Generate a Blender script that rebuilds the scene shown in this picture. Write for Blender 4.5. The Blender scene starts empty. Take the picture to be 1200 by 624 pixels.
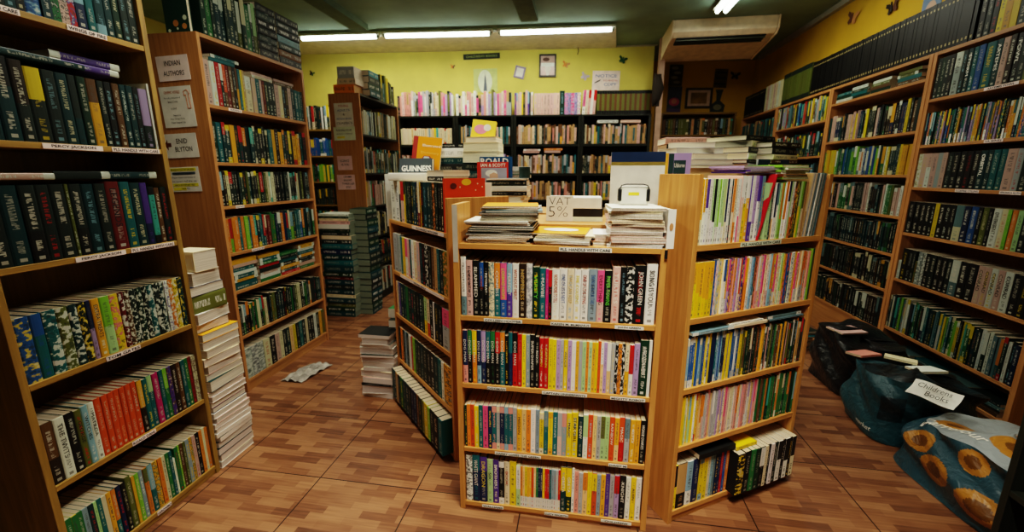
import bpy, math, random
from mathutils import Matrix, Vector
C = bpy.context.scene.collection
rnd = random.Random(7)
PI = math.pi
R = math.radians
# ------------------------------------------------------------------ camera numbers
F, H, PITCH, YAW = 495.0, 1.3, R(12.3), R(9.2)
cp, sp, cy, sy = math.cos(PITCH), math.sin(PITCH), math.cos(YAW), math.sin(YAW)
CAM = Vector((0, 0, H))
def ray(x, y):
    a = (x-600)/F; b = -(y-312)/F
    X, Y = a, cp+b*sp
    return Vector((X*cy-Y*sy, X*sy+Y*cy, -sp+b*cp))
def at(x, y, Y):            # point of the room at depth Y
    r = ray(x, y); return CAM+r*(Y/r.y)
def atz(x, y, z):
    r = ray(x, y); return CAM+r*((z-H)/r.z)
def atx(x, y, X):
    r = ray(x, y); return CAM+r*(X/r.x)
def proj(p):
    X, Y, Z = p[0], p[1], p[2]-H
    X, Y = X*cy+Y*sy, -X*sy+Y*cy
    d = Y*cp-Z*sp; u = Y*sp+Z*cp
    if d < .05: return None
    return (600+F*X/d, 312-F*u/d)
# ------------------------------------------------------------------ colours
def lin(h):
    h = h.lstrip('#'); v = [int(h[i:i+2], 16)/255 for i in (0, 2, 4)]
    return tuple(c/12.92 if c <= .04045 else ((c+.055)/1.055)**2.4 for c in v)
COL = {}
def defc(s):
    for t in s.split():
        code, hx, name = t.split(':'); COL[code] = (lin(hx), name.replace('_', ' '))
defc('''bk:1b1d1c:black nv:1f2f55:navy bl:2a5da0:blue lb:8fb6c8:pale_blue te:1d6a72:teal dt:123f45:dark_teal
gr:2f7a45:green dg:16392a:dark_green lg:b4d79a:pale_green lm:8cc63a:lime_green ye:f2cf1d:yellow yo:f0ad2b:amber or:ea8a2a:orange
ro:e35b25:orange_red rd:c9241f:red dr:7a2320:dark_red pk:f06292:pink sa:e79a8f:salmon_pink pp:e3b8ae:dusty_pink pu:5a3f92:purple
la:b59cc8:lavender gy:b3b6b8:grey sl:6f8c93:slate_blue bg:8fa3ae:blue_grey wh:f1efe6:white cr:ecdcb8:cream pe:f3c98d:peach
br:6d4a2b:brown db:33241a:dark_brown ol:6b7034:olive dk:22302c:charcoal_green mg:c22d77:magenta tq:4fb3a9:turquoise
tn:c9a06a:tan mo:30403a:dark_grey eb:090b0a:black am:d9930f:amber''')
# ------------------------------------------------------------------ node helpers
def new_mat(name):
    m = bpy.data.materials.new(name); m.use_nodes = True
    nt = m.node_tree; bsdf = nt.nodes['Principled BSDF']
    return m, nt, bsdf
def N(nt, t, **k):
    n = nt.nodes.new(t)
    for a, v in k.items(): setattr(n, a, v)
    return n
def sock(nt, n, i, v):
    if hasattr(v, 'is_linked') or isinstance(v, bpy.types.NodeSocket): nt.links.new(v, n.inputs[i])
    else: n.inputs[i].default_value = v
def M(nt, op, a, b=0.0, c=None):
    n = N(nt, 'ShaderNodeMath', operation=op)
    sock(nt, n, 0, a); sock(nt, n, 1, b)
    if c is not None: sock(nt, n, 2, c)
    return n.outputs[0]
def MIX(nt, f, a, b, mode='MIX'):
    n = N(nt, 'ShaderNodeMix', data_type='RGBA', blend_type=mode)
    for i, v in ((0, f), (6, a), (7, b)):
        if isinstance(v, tuple) and len(v) == 3: v = v+(1,)
        sock(nt, n, i, v)
    return n.outputs[2]
def between(nt, v, lo, hi):
    return M(nt, 'MULTIPLY', M(nt, 'GREATER_THAN', v, lo), M(nt, 'LESS_THAN', v, hi))
def ramp(nt, f, stops):
    r = N(nt, 'ShaderNodeValToRGB'); nt.links.new(f, r.inputs[0])
    e = r.color_ramp.elements
    while len(e) < len(stops): e.new(.5)
    for i, (p, c) in enumerate(stops): e[i].position = p; e[i].color = tuple(c)+(1,)
    return r.outputs[0]
_plain = {}
def plain(name, hx, rough=.6, noise=.06, scale=14, emit=0, metal=0, bump=0):
    if name in _plain: return _plain[name]
    m, nt, b = new_mat(name)
    base = lin(hx) if isinstance(hx, str) else hx
    tc = N(nt, 'ShaderNodeTexCoord'); nz = N(nt, 'ShaderNodeTexNoise')
    nz.inputs['Scale'].default_value = scale; nz.inputs['Detail'].default_value = 5
    nt.links.new(tc.outputs['Object'], nz.inputs['Vector'])
    lo = tuple(c*(1-noise*2) for c in base); hi = tuple(min(1, c*(1+noise*2)) for c in base)
    nt.links.new(ramp(nt, nz.outputs[0], [(.3, lo), (.7, hi)]), b.inputs['Base Color'])
    b.inputs['Roughness'].default_value = rough; b.inputs['Metallic'].default_value = metal
    if bump:
        bp = N(nt, 'ShaderNodeBump'); bp.inputs['Strength'].default_value = bump
        nt.links.new(nz.outputs[0], bp.inputs['Height']); nt.links.new(bp.outputs[0], b.inputs['Normal'])
    if emit:
        b.inputs['Emission Color'].default_value = base+(1,); b.inputs['Emission Strength'].default_value = emit
    _plain[name] = m; return m
def wood(name, a, b_, rough=.45, axis='Z'):
    m, nt, b = new_mat(name)
    tc = N(nt, 'ShaderNodeTexCoord'); mp = N(nt, 'ShaderNodeMapping')
    mp.inputs['Scale'].default_value = {'Z': (38, 38, 2.2), 'X': (2.2, 38, 38)}[axis]
    nt.links.new(tc.outputs['Object'], mp.inputs[0])
    nz = N(nt, 'ShaderNodeTexNoise'); nz.inputs['Scale'].default_value = 1.6; nz.inputs['Detail'].default_value = 7
    nz.inputs['Distortion'].default_value = .6
    nt.links.new(mp.outputs[0], nz.inputs['Vector'])
    nt.links.new(ramp(nt, nz.outputs[0], [(.3, lin(a)), (.72, lin(b_))]), b.inputs['Base Color'])
    b.inputs['Roughness'].default_value = rough
    return m
# book cover: colours come from two corner attributes, the spine design from its uv
def cover_material():
    m, nt, b = new_mat('book_cover')
    A = N(nt, 'ShaderNodeAttribute', attribute_name='Col'); B = N(nt, 'ShaderNodeAttribute', attribute_name='Acc')
    uv = N(nt, 'ShaderNodeUVMap', uv_map='sp'); s = N(nt, 'ShaderNodeSeparateXYZ'); nt.links.new(uv.outputs[0], s.inputs[0])
    u, v = s.outputs[0], s.outputs[1]
    seed, style = A.outputs['Alpha'], B.outputs['Alpha']
    base, acc = A.outputs['Color'], B.outputs['Color']
    spine = M(nt, 'GREATER_THAN', u, -.5)
    def is_style(k): return M(nt, 'MULTIPLY', spine, between(nt, style, k-.05, k+.05))
    bw = N(nt, 'ShaderNodeRGBToBW'); nt.links.new(base, bw.inputs[0])
    dark = M(nt, 'LESS_THAN', bw.outputs[0], .22)
    # glyph-like marks along the spine
    cx = N(nt, 'ShaderNodeCombineXYZ')
    nt.links.new(M(nt, 'MULTIPLY', u, 2.2), cx.inputs[0]); nt.links.new(M(nt, 'MULTIPLY', v, 62.0), cx.inputs[1])
    nt.links.new(M(nt, 'MULTIPLY', seed, 97.0), cx.inputs[2])
    nz = N(nt, 'ShaderNodeTexNoise'); nz.inputs['Scale'].default_value = 1.0; nz.inputs['Detail'].default_value = 1.0
    nt.links.new(cx.outputs[0], nz.inputs['Vector'])
    glyph = M(nt, 'GREATER_THAN', nz.outputs[0], .5)
    zone = M(nt, 'MAXIMUM', between(nt, v, M(nt, 'ADD', .4, M(nt, 'MULTIPLY', seed, .12)), .9), between(nt, v, .14, M(nt, 'ADD', .26, M(nt, 'MULTIPLY', seed, .1))))
    zone = M(nt, 'MULTIPLY', zone, between(nt, u, .31, .69))
    has = M(nt, 'MULTIPLY', spine, between(nt, style, .05, .47))
    text = M(nt, 'MULTIPLY', M(nt, 'MULTIPLY', M(nt, 'MULTIPLY', glyph, zone), has), M(nt, 'ADD', .35, M(nt, 'MULTIPLY', M(nt, 'FRACT', M(nt, 'MULTIPLY', seed, 13.7)), .5)))
    tcol = MIX(nt, dark, (.06, .06, .06), (.42, .41, .33))
    tcol = MIX(nt, M(nt, 'GREATER_THAN', M(nt, 'FRACT', M(nt, 'MULTIPLY', seed, 7.3)), .62), tcol, acc)
    c = base
    c = MIX(nt, M(nt, 'MULTIPLY', is_style(.2), M(nt, 'LESS_THAN', v, .27)), c, (.78, .76, .7))
    c = MIX(nt, M(nt, 'MULTIPLY', M(nt, 'MAXIMUM', is_style(.3), is_style(.6)), M(nt, 'SUBTRACT', 1.0, between(nt, v, .15, .86))), c, acc)
    c = MIX(nt, M(nt, 'MULTIPLY', is_style(.4), M(nt, 'GREATER_THAN', v, M(nt, 'ADD', .3, M(nt, 'MULTIPLY', seed, .4)))), c, acc)
    # collage covers
    cx2 = N(nt, 'ShaderNodeCombineXYZ')
    nt.links.new(M(nt, 'MULTIPLY', u, 1.5), cx2.inputs[0]); nt.links.new(M(nt, 'MULTIPLY', v, 12.0), cx2.inputs[1])
    nt.links.new(M(nt, 'MULTIPLY', seed, 53.0), cx2.inputs[2])
    n2 = N(nt, 'ShaderNodeTexNoise'); n2.inputs['Scale'].default_value = 1.3; n2.inputs['Detail'].default_value = 3
    nt.links.new(cx2.outputs[0], n2.inputs['Vector'])
    def soft(lo, hi):
        mr = N(nt, 'ShaderNodeMapRange'); nt.links.new(n2.outputs[0], mr.inputs[0]); mr.inputs[1].default_value = lo; mr.inputs[2].default_value = hi; return mr.outputs[0]
    col5 = MIX(nt, M(nt, 'MULTIPLY', soft(.5, .56), .85), c, acc)
    col5 = MIX(nt, M(nt, 'MULTIPLY', soft(.6, .66), .6), col5, (.5, .5, .44))
    col5 = MIX(nt, M(nt, 'MULTIPLY', soft(.42, .34), .7), col5, (.02, .03, .03))
    gm_ = M(nt, 'MULTIPLY', M(nt, 'MAXIMUM', between(nt, v, .07, .12), between(nt, v, .86, .9)), between(nt, u, .3, .7))
    c = MIX(nt, M(nt, 'MULTIPLY', is_style(.7), gm_), c, (.35, .28, .12))
    c = MIX(nt, is_style(.5), c, col5)
    c = MIX(nt, text, c, tcol)
    # publisher mark near the foot
    mark = M(nt, 'MULTIPLY', M(nt, 'MULTIPLY', between(nt, v, .04, .085), between(nt, u, .3, .7)), has)
    c = MIX(nt, M(nt, 'MULTIPLY', mark, .7), c, tcol)
    nt.links.new(c, b.inputs['Base Color'])
    b.inputs['Roughness'].default_value = .5; b.inputs['Specular IOR Level'].default_value = .3
    return m
COVER = cover_material()
def page_material():
    m, nt, b = new_mat('page_edges')
    tc = N(nt, 'ShaderNodeTexCoord'); mp = N(nt, 'ShaderNodeMapping'); mp.inputs['Scale'].default_value = (420, 3, 3)
    nt.links.new(tc.outputs['Object'], mp.inputs[0])
    nz = N(nt, 'ShaderNodeTexNoise'); nz.inputs['Scale'].default_value = 1; nt.links.new(mp.outputs[0], nz.inputs['Vector'])
    A = N(nt, 'ShaderNodeAttribute', attribute_name='Col')
    k = ramp(nt, nz.outputs[0], [(.3, (.72, .7, .66)), (.65, (1, 1, 1))])
    nt.links.new(MIX(nt, 1.0, A.outputs['Color'], k, 'MULTIPLY'), b.inputs['Base Color'])
    b.inputs['Roughness'].default_value = .85
    return m
PAGE = page_material()
# ------------------------------------------------------------------ mesh building
class MB:
    def __init__(s): s.v = []; s.f = []; s.c = []; s.a = []; s.uv = []; s.m = []
    def face(s, pts, col=(.8, .8, .8), sd=0., acc=(.8, .8, .8), st=0., uv=None, mi=0):
        i = len(s.v); s.v += [tuple(p) for p in pts]; s.f.append(tuple(range(i, i+len(pts))))
        s.c.append(tuple(col)+(sd,)); s.a.append(tuple(acc)+(st,)); s.uv.append(uv); s.m.append(mi)
    def box(s, x0, x1, y0, y1, z0, z1, mat=None, mi=0, **k):
        P = [(x0, y0, z0), (x1, y0, z0), (x1, y1, z0), (x0, y1, z0), (x0, y0, z1), (x1, y0, z1), (x1, y1, z1), (x0, y1, z1)]
        if mat is not None: P = [mat @ Vector(p) for p in P]
        i = len(s.v); s.v += [tuple(p) for p in P]
        for q in ((3, 2, 1, 0), (4, 5, 6, 7), (0, 1, 5, 4), (1, 2, 6, 5), (2, 3, 7, 6), (3, 0, 4, 7)):
            s.f.append(tuple(i+j for j in q)); s.c.append(tuple(k.get('col', (.8, .8, .8)))+(0.,)); s.a.append((.8, .8, .8, 0.)); s.uv.append(None); s.m.append(mi)
    def prism(s, poly, z0, z1, mat=None, mi=0, col=(.8, .8, .8)):   # polygon in xy, counter-clockwise
        n = len(poly); P = [Vector((x, y, z0)) for x, y in poly]+[Vector((x, y, z1)) for x, y in poly]
        if mat is not None: P = [mat @ p for p in P]
        i = len(s.v); s.v += [tuple(p) for p in P]
        fs = [tuple(i+n-1-j for j in range(n)), tuple(i+n+j for j in range(n))]
        fs += [(i+j, i+(j+1) % n, i+n+(j+1) % n, i+n+j) for j in range(n)]
        for q in fs: s.f.append(q); s.c.append(tuple(col)+(0.,)); s.a.append((.8, .8, .8, 0.)); s.uv.append(None); s.m.append(mi)
    def tube(s, pts, r, n=10, mi=0, cap=True):
        pts = [Vector(p) for p in pts]; i0 = len(s.v)
        rr = r if isinstance(r, (list, tuple)) else [r]*len(pts)
        for k, p in enumerate(pts):
            d = (pts[min(k+1, len(pts)-1)]-pts[max(k-1, 0)]).normalized()
            a = d.cross(Vector((0, 0, 1)) if abs(d.z) < .9 else Vector((1, 0, 0))).normalized(); b = d.cross(a)
            for j in range(n):
                t = 2*PI*j/n; s.v.append(tuple(p+(a*math.cos(t)+b*math.sin(t))*rr[k]))
        for k in range(len(pts)-1):
            for j in range(n):
                s.f.append((i0+k*n+j, i0+k*n+(j+1) % n, i0+(k+1)*n+(j+1) % n, i0+(k+1)*n+j))
        if cap: s.f.append(tuple(i0+j for j in range(n-1, -1, -1))); s.f.append(tuple(i0+(len(pts)-1)*n+j for j in range(n)))
        while len(s.c) < len(s.f): s.c.append((.8, .8, .8, 0.)); s.a.append((.8, .8, .8, 0.)); s.uv.append(None); s.m.append(mi)
    def grid(s, fn, nu, nv, colfn=None, mi=0):
        i0 = len(s.v)
        for i in range(nu+1):
            for j in range(nv+1): s.v.append(tuple(fn(i/nu, j/nv)))
        for i in range(nu):
            for j in range(nv):
                a = i0+i*(nv+1)+j
                s.f.append((a, a+nv+1, a+nv+2, a+1)); c = colfn((i+.5)/nu, (j+.5)/nv) if colfn else (.8, .8, .8)
                s.c.append(tuple(c)+(0.,)); s.a.append((.8, .8, .8, 0.)); s.uv.append(None); s.m.append(mi)
    def mesh(s, name, mats, smooth=False):
        me = bpy.data.meshes.new(name); me.from_pydata(s.v, [], s.f)
        for m in (mats if isinstance(mats, (list, tuple)) else [mats]): me.materials.append(m)
        ca = me.color_attributes.new('Col', 'FLOAT_COLOR', 'CORNER'); aa = me.color_attributes.new('Acc', 'FLOAT_COLOR', 'CORNER')
        uvl = me.uv_layers.new(name='sp')
        C1 = []; A1 = []; U1 = []
        for fi, f in enumerate(s.f):
            n = len(f); C1 += list(s.c[fi])*n; A1 += list(s.a[fi])*n
            if s.uv[fi] is None: U1 += [-1., -1.]*n
            else:
                for q in s.uv[fi]: U1 += list(q)
        ca.data.foreach_set('color', C1); aa.data.foreach_set('color', A1); uvl.data.foreach_set('uv', U1)
        me.polygons.foreach_set('material_index', s.m)
        if smooth: me.polygons.foreach_set('use_smooth', [True]*len(s.f))
        me.update(); return me
    def build(s, name, mats, parent=None, smooth=False, bevel=0):
        o = bpy.data.objects.new(name, s.mesh(name, mats, smooth)); C.objects.link(o)
        if parent is not None: o.parent = parent
        if bevel:
            md = o.modifiers.new('bevel', 'BEVEL'); md.width = bevel; md.segments = 2; md.limit_method = 'ANGLE'
        return o
def thing(name, label, cat, mat=None, group=None, kind=None):
    o = bpy.data.objects.new(name, None); C.objects.link(o); o.empty_display_size = .05
    if mat is not None: o.matrix_world = mat
    o['label'] = label; o['category'] = cat
    if len(label.split()) > 16: print('LABEL', len(label.split()), label)
    if group: o['group'] = group
    if kind: o['kind'] = kind
    return o
def tag(o, label, cat, group=None, kind=None):
    o['label'] = label; o['category'] = cat
    if group: o['group'] = group
    if kind: o['kind'] = kind
    return o
def T(x, y, z): return Matrix.Translation((x, y, z))
def RX(a): return Matrix.Rotation(a, 4, 'X')
def RY(a): return Matrix.Rotation(a, 4, 'Y')
def RZ(a): return Matrix.Rotation(a, 4, 'Z')
_txt = {}
def text_data(txt, bold=.0):
    key = (txt, bold)
    if key not in _txt:
        cu = bpy.data.curves.new('lettering', 'FONT'); cu.body = txt; cu.align_x = 'CENTER'; cu.align_y = 'CENTER'
        cu.size = 1; cu.offset = bold; cu.resolution_u = 2
        o = bpy.data.objects.new('lettering', cu); C.objects.link(o)
        bpy.context.view_layer.update()
        me = bpy.data.meshes.new_from_object(o.evaluated_get(bpy.context.evaluated_depsgraph_get()))
        vs = [v.co.copy() for v in me.vertices]; fs = [tuple(p.vertices) for p in me.polygons]
        bpy.data.objects.remove(o); bpy.data.curves.remove(cu); bpy.data.meshes.remove(me)
        x0 = min(v.x for v in vs); x1 = max(v.x for v in vs); y0 = min(v.y for v in vs); y1 = max(v.y for v in vs)
        vs = [((v.x-(x0+x1)/2), (v.y-(y0+y1)/2)) for v in vs]
        _txt[key] = (vs, fs, x1-x0, y1-y0)
    return _txt[key]
def letter(txt, w, h, mat, parent, M4, bold=.0, name='lettering', stretch=True, label=None):
    vs, fs, tw, th = text_data(txt, bold)
    if stretch: sx, sy_ = w/tw, h/th; sx = min(sx, sy_*1.5); sy_ = min(sy_, sx*2.2)
    else: sx = sy_ = min(w/tw, h/th)
    mb = MB(); mb.v = [tuple(M4 @ Vector((x*sx, y*sy_, 0))) for x, y in vs]; mb.f = fs
    mb.c = [(.8, .8, .8, 0)]*len(fs); mb.a = mb.c; mb.uv = [None]*len(fs); mb.m = [0]*len(fs)
    o = mb.build(name, mat, parent)
    if label: o['label'] = label
    return o
    return o
FRONT = RX(PI/2)                       # xy drawing -> faces -y
INK = plain('ink_black', '15171a', .7); INKW = plain('ink_white', 'f2efe4', .6); INKR = plain('ink_red', 'b3261e', .6)
INKY = plain('ink_yellow', 'e6d23a', .6); INKB = plain('ink_blue', '2b5f9c', .6); INKG = plain('ink_gold', 'c9a24a', .6); INKN = plain('ink_lime', '6fd84a', .6)
PAPERW = plain('white_paper', 'e6e4da', .8); PAPERP = plain('pinkish_paper', 'eedcd6', .8); PAPERG = plain('pale_green_paper', 'dfe8cf', .8)
PEN = {'k': INK, 'w': INKW, 'r': INKR, 'y': INKY, 'b': INKB, 'g': INKG, 'n': INKN}
BEECH = wood('beech_laminate', 'bb8040', 'd8a05c'); BEECHX = wood('beech_laminate_shelf', 'bb8040', 'd8a05c', axis='X')
BROWNW = wood('warm_brown_laminate', 'a36f3f', 'c08a55'); BROWNX = wood('warm_brown_laminate_shelf', '97683a', 'b58350', axis='X')
OLIVEW = wood('dim_oak_laminate', '80642f', 'a5833f'); OLIVEX = wood('dim_oak_laminate_shelf', '8a6a30', 'b08a42', axis='X')
BLACKW = wood('black_brown_laminate', '14160f', '25281c'); BLACKX = wood('black_brown_laminate_shelf', '14160f', '25281c', axis='X')
# ------------------------------------------------------------------ bookcases
CASES = []
def case(name_label, x, y, yaw, W, D, zs, Ht, wv=BEECH, wx=BEECHX, Hl=None, Hr=None, top=True, tt=.02, plinth=True, group=None, back=True, name='bookcase', st=.018):
    mw = T(x, y, 0) @ RZ(R(yaw))
    o = thing(name, name_label, 'bookcase', mw, group)
    for k, (a, b, hh) in enumerate(((0, tt, Hl or Ht), (W-tt, W, Hr or Ht))):
        m = MB(); m.box(a, b, 0, D, 0, hh); m.build('side_panel', wv, o, bevel=.0015)
    for z in zs:
        m = MB(); m.box(tt+.0005, W-tt-.0005, .001, D-.009, z-st, z); m.build('shelf', wx, o, bevel=.001)
    if top:
        m = MB(); m.box(tt+.0005, W-tt-.0005, 0, D, Ht-.02, Ht); m.build('top_panel', wx, o, bevel=.001)
    if back:
        m = MB(); m.box(tt+.0005, W-tt-.0005, D-.008, D-.001, .02, Ht-.021 if top else Ht); m.build('back_panel', wv, o)
    if plinth and zs:
        m = MB(); m.box(tt+.0005, W-tt-.0005, .008, .024, 0, min(zs)-st-.0005); m.build('plinth', wx, o)
    CASES.append(dict(o=o, mw=mw, inv=mw.inverted(), W=W, D=D, H=max(Ht, Hl or 0, Hr or 0), st=st))
    return CASES[-1]
def shelf_label(cs, x0, x1, z, txt, mat=PAPERW, h=.0155, pen=INK):
    m = MB(); m.box(x0, x1, -.0016, -.0004, z-.017, z-.017+h); p = m.build('shelf_label', mat, cs['o'])
    if txt: letter(txt, (x1-x0)*.94, h*.66, pen, p, T((x0+x1)/2, -.0022, z-.017+h/2) @ FRONT, bold=.02)
# ------------------------------------------------------------------ books
BOOKS = []
def book(mat, t, h, d, code, acc='wh', style=.1, title=None, pen=None, page=(.72, .6, .42), row='', idx=0, cs=None, group='', hard=False, flat=None, pz=(.34, .9)):
    shade = (cs or {}).get('dim', 1.); shade = shade(mat.translation.z) if callable(shade) else shade  # per-case factor: dimmer light of the side shelves put into the book colours
    shaded = lambda c_: tuple(v*shade*k for v, k in zip(c_, (.9, 1., .92) if shade < 1 else (1, 1, 1)))
    if shade < 1: page = tuple(v*(.4+.6*shade) for v in page)
    BOOKS.append(dict(m=mat, t=t, h=h, d=d, code=code, col=shaded(COL[code][0]), acc=shaded(COL[acc][0]), st=style, title=title, pen=pen, page=page, row=row, idx=idx,
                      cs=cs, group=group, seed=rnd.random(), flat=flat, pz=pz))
    return BOOKS[-1]
def jitter(c, k=.12):
    f = 1+rnd.uniform(-k, k); return tuple(min(1, max(0, v*f*(1+rnd.uniform(-k, k)*.4))) for v in c)
def parse(tok):
    title = None; pen = None
    if '|' in tok:
        tok, title = tok.split('|'); 
        if title[1:2] == ':': pen, title = title[0], title[2:]
        title = title.replace('_', ' ')
    p = tok.split(','); d = dict(code=p[0], w=1., h=1., st=.1, acc=None, title=title, pen=pen)
    for q in p[1:]:
        if q[0] == 's': d['st'] = float(q[1:])/10
        elif q[0] == 'h': d['h'] = float(q[1:])
        elif q[0] == 'a': d['acc'] = q[1:]
        else: d['w'] = float(q)
    return d
def row(cs, z, x0, x1, spec, row_name, hh=.198, dep=.13, y0=.006, fit=True, lean=0, group=None, yj=.003, page=(.72, .6, .42)):
    toks = [parse(t) for t in spec.split()]
    tot = sum(t['w'] for t in toks); k = (x1-x0)/tot; x = x0
    for i, t in enumerate(toks):
        w = t['w']*k; tk = w*.965
        h = hh*t['h']*rnd.uniform(.992, 1.0)
        la = t.get('lean', lean)
        m = cs['mw'] @ T(x, y0+rnd.uniform(0, yj), z+.0005) @ RY(la)
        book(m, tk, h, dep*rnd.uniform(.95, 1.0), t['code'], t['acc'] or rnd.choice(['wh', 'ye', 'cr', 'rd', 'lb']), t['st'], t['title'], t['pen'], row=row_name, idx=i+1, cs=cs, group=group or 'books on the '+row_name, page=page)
        x += w
    return x
def auto(cs, z, x0, x1, pal, row_name, hh=(.17, .205), tt=(.014, .032), dep=(.11, .13), y0=.006, lean=0, styles=(.1, .1, .1, .3, .4, 0), accs='wh ye cr rd lb or tq', yj=.008, gaps=0, runs=.0, page=(.72, .6, .42), group=None):
    pal = pal.split(); accs = accs.split(); x = x0; i = 0; prev = None
    while True:
        if prev and rnd.random() < runs: w, h, c, a, s_ = prev
        else:
            w = rnd.uniform(*tt); h = rnd.uniform(*hh); c = rnd.choice(pal); a = rnd.choice(accs); s_ = rnd.choice(styles)
        prev = (w, h, c, a, s_)
        if x+w > x1: break
        i += 1
        m = cs['mw'] @ T(x, y0+rnd.uniform(0, yj), z+.0005) @ RY(lean)
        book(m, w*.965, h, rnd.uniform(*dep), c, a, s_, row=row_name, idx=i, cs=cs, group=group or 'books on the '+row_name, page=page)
        x += w
def flat_on(cs, z, xs, row_name, pal='cr wh bk te', dep=.13, hl=(.17, .2), n=(1, 3), tk=(.012, .025), y0=.01, idx0=0, group=None):
    pal = pal.split(); i = idx0
    for x in xs:
        zz = z
        for k in range(rnd.randint(*n)):
            t = rnd.uniform(*tk); h = rnd.uniform(*hl); i += 1
            m = cs['mw'] @ T(x+h+rnd.uniform(-.008, .008), y0+rnd.uniform(0, .01), zz+.0006) @ RY(-PI/2)
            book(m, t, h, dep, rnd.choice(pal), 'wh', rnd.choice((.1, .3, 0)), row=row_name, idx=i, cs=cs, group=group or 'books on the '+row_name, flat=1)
            zz += t+.0008
def pile(x, y, z, specs, row_name, yaw=0, cs=None, jit=.006, yawj=3, group=None, page=(.74, .64, .5), acc='wh'):
    """specs from the bottom up: (code, thickness, length, depth, turn) ; turn 0 spine faces -y, 180 fore edge, 90 foot edge"""
    zz = z; n = len(specs)
    for i, s_ in enumerate(specs):
        code, t, L, D, turn = s_[:5]; title = s_[5] if len(s_) > 5 else None; pen = s_[6] if len(s_) > 6 else None
        dx = s_[7] if len(s_) > 7 else 0
        m = T(x+dx+rnd.uniform(-jit, jit), y+rnd.uniform(-jit, jit), zz+.0006) @ RZ(R(yaw+turn+rnd.uniform(-yawj, yawj))) @ T(L/2, -D/2, 0) @ RY(-PI/2)
        st = .1 if not title else 0
        book(m, t, L, D, code, acc, st, title, pen, row=row_name, idx=n-i, cs=cs, group=group or 'books in the '+row_name, page=page, flat=2, pz=(.1, .92))
        zz += t+.0008
    return zz
def book_mesh(b, mb, mat):
    """simple closed block for far books, appended to one mesh"""
    t, h, d = b['t'], b['h'], b['d']; P = [mat @ Vector(p) for p in ((0, 0, 0), (t, 0, 0), (t, d, 0), (0, d, 0), (0, 0, h), (t, 0, h), (t, d, h), (0, d, h))]
    col = jitter(b['col']); kw = dict(sd=b['seed'], acc=b['acc'], st=b['st'])
    mb.face([P[0], P[1], P[5], P[4]], col, uv=((0, 0), (1, 0), (1, 1), (0, 1)), **kw)
    mb.face([P[1], P[2], P[6], P[5]], col); mb.face([P[3], P[0], P[4], P[7]], col)
    i = t*.06; e = .004
    Q = [mat @ Vector(p) for p in ((i, e, h), (t-i, e, h), (t-i, d, h), (i, d, h))]
    mb.face([P[4], P[5], Q[1], Q[0]], col); mb.face([P[5], P[6], Q[2], Q[1]], col); mb.face([P[7], P[4], Q[0], Q[3]], col)
    mb.face(Q, b['page'])
    mb.face([P[3], P[2], P[1], P[0]], b['page']); mb.face([P[2], P[3], P[7], P[6]], b['page'])
NUM = 'zeroth first second third fourth fifth sixth seventh eighth ninth tenth eleventh twelfth thirteenth fourteenth fifteenth sixteenth seventeenth eighteenth nineteenth'.split()
TENS = {2: 'twenty', 3: 'thirty', 4: 'forty', 5: 'fifty', 6: 'sixty'}
def ordinal(n):
    if n < 20: return NUM[n]
    if n % 10 == 0: return TENS[n//10][:-1]+'ieth'
    return TENS[n//10]+'-'+NUM[n % 10]
LABS = set()
def book_object(b):
    t, h, d = b['t'], b['h'], b['d']; name = COL[b['code']][1]
    if b['flat'] == 2: lab = f"{name} book, {ordinal(b['idx'])} from the top of the {b['row']}"
    elif b['flat'] == 1: lab = f"{name} book lying flat, {ordinal(b['idx'])} on the {b['row']}"
    elif b['flat']: lab = b['flat']
    else: lab = f"{name} spined book, {ordinal(b['idx'])} from left, {b['row']}"
    lab = lab.replace('lettering', 'letters')
    if len(lab.split()) > 16 or lab in LABS: print('LABEL', len(lab.split()), lab)
    LABS.add(lab)
    o = thing('book', lab, 'book', b['m'], b['group'])
    col = jitter(b['col'], .05); kw = dict(sd=b['seed'], acc=b['acc'], st=b['st'])
    c = min(.0012, t*.1); r = min(.0025, t*.18)
    out = [(0, d), (0, r), (t*.12, r*.25), (t*.35, 0), (t*.65, 0), (t*.88, r*.25), (t, r), (t, d)]
    inn = [(c, d), (c, r+c), (c, r+c), (c, r+c), (t-c, r+c), (t-c, r+c), (t-c, r+c), (t-c, d)]
    mb = MB()
    for i in range(len(out)-1):
        (x0, y0), (x1, y1) = out[i], out[i+1]; (a0, b0), (a1, b1) = inn[i], inn[i+1]
        sp_ = 0 < i < 6
        uv = ((x0/t, 0), (x1/t, 0), (x1/t, 1), (x0/t, 1)) if sp_ else None
        mb.face([(x0, y0, 0), (x1, y1, 0), (x1, y1, h), (x0, y0, h)], col, uv=uv, **kw)
        if i in (0, 3, 6): mb.face([(a1, b1, 0), (a0, b0, 0), (a0, b0, h), (a1, b1, h)], col)
        mb.face([(x0, y0, h), (x1, y1, h), (a1, b1, h), (a0, b0, h)], col); mb.face([(x1, y1, 0), (x0, y0, 0), (a0, b0, 0), (a1, b1, 0)], col)
    mb.face([(0, d, 0), (c, d, 0), (c, d, h), (0, d, h)], col); mb.face([(t-c, d, 0), (t, d, 0), (t, d, h), (t-c, d, h)], col)
    mb.build('cover', COVER, o)
    pg = MB(); pg.box(c+.0002, t-c-.0002, r+c+.0003, d-.002, .0015, h-.0015, col=jitter(b['page'], .08)); pg.build('page_block', PAGE, o)
    if b['title']:
        lum = sum(b['col'])/3; pen = PEN[b['pen']] if b['pen'] else (INKW if lum < .25 else INK)
        lo, hi = b['pz']; L = h*(hi-lo)
        letter(b['title'], L, t*(.4 if b['flat'] == 2 else .5), pen, o, T(t/2, -.0006, h*(hi+lo)/2) @ FRONT @ RZ(-PI/2), name='spine_lettering', bold=.0)
    return o
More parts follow.
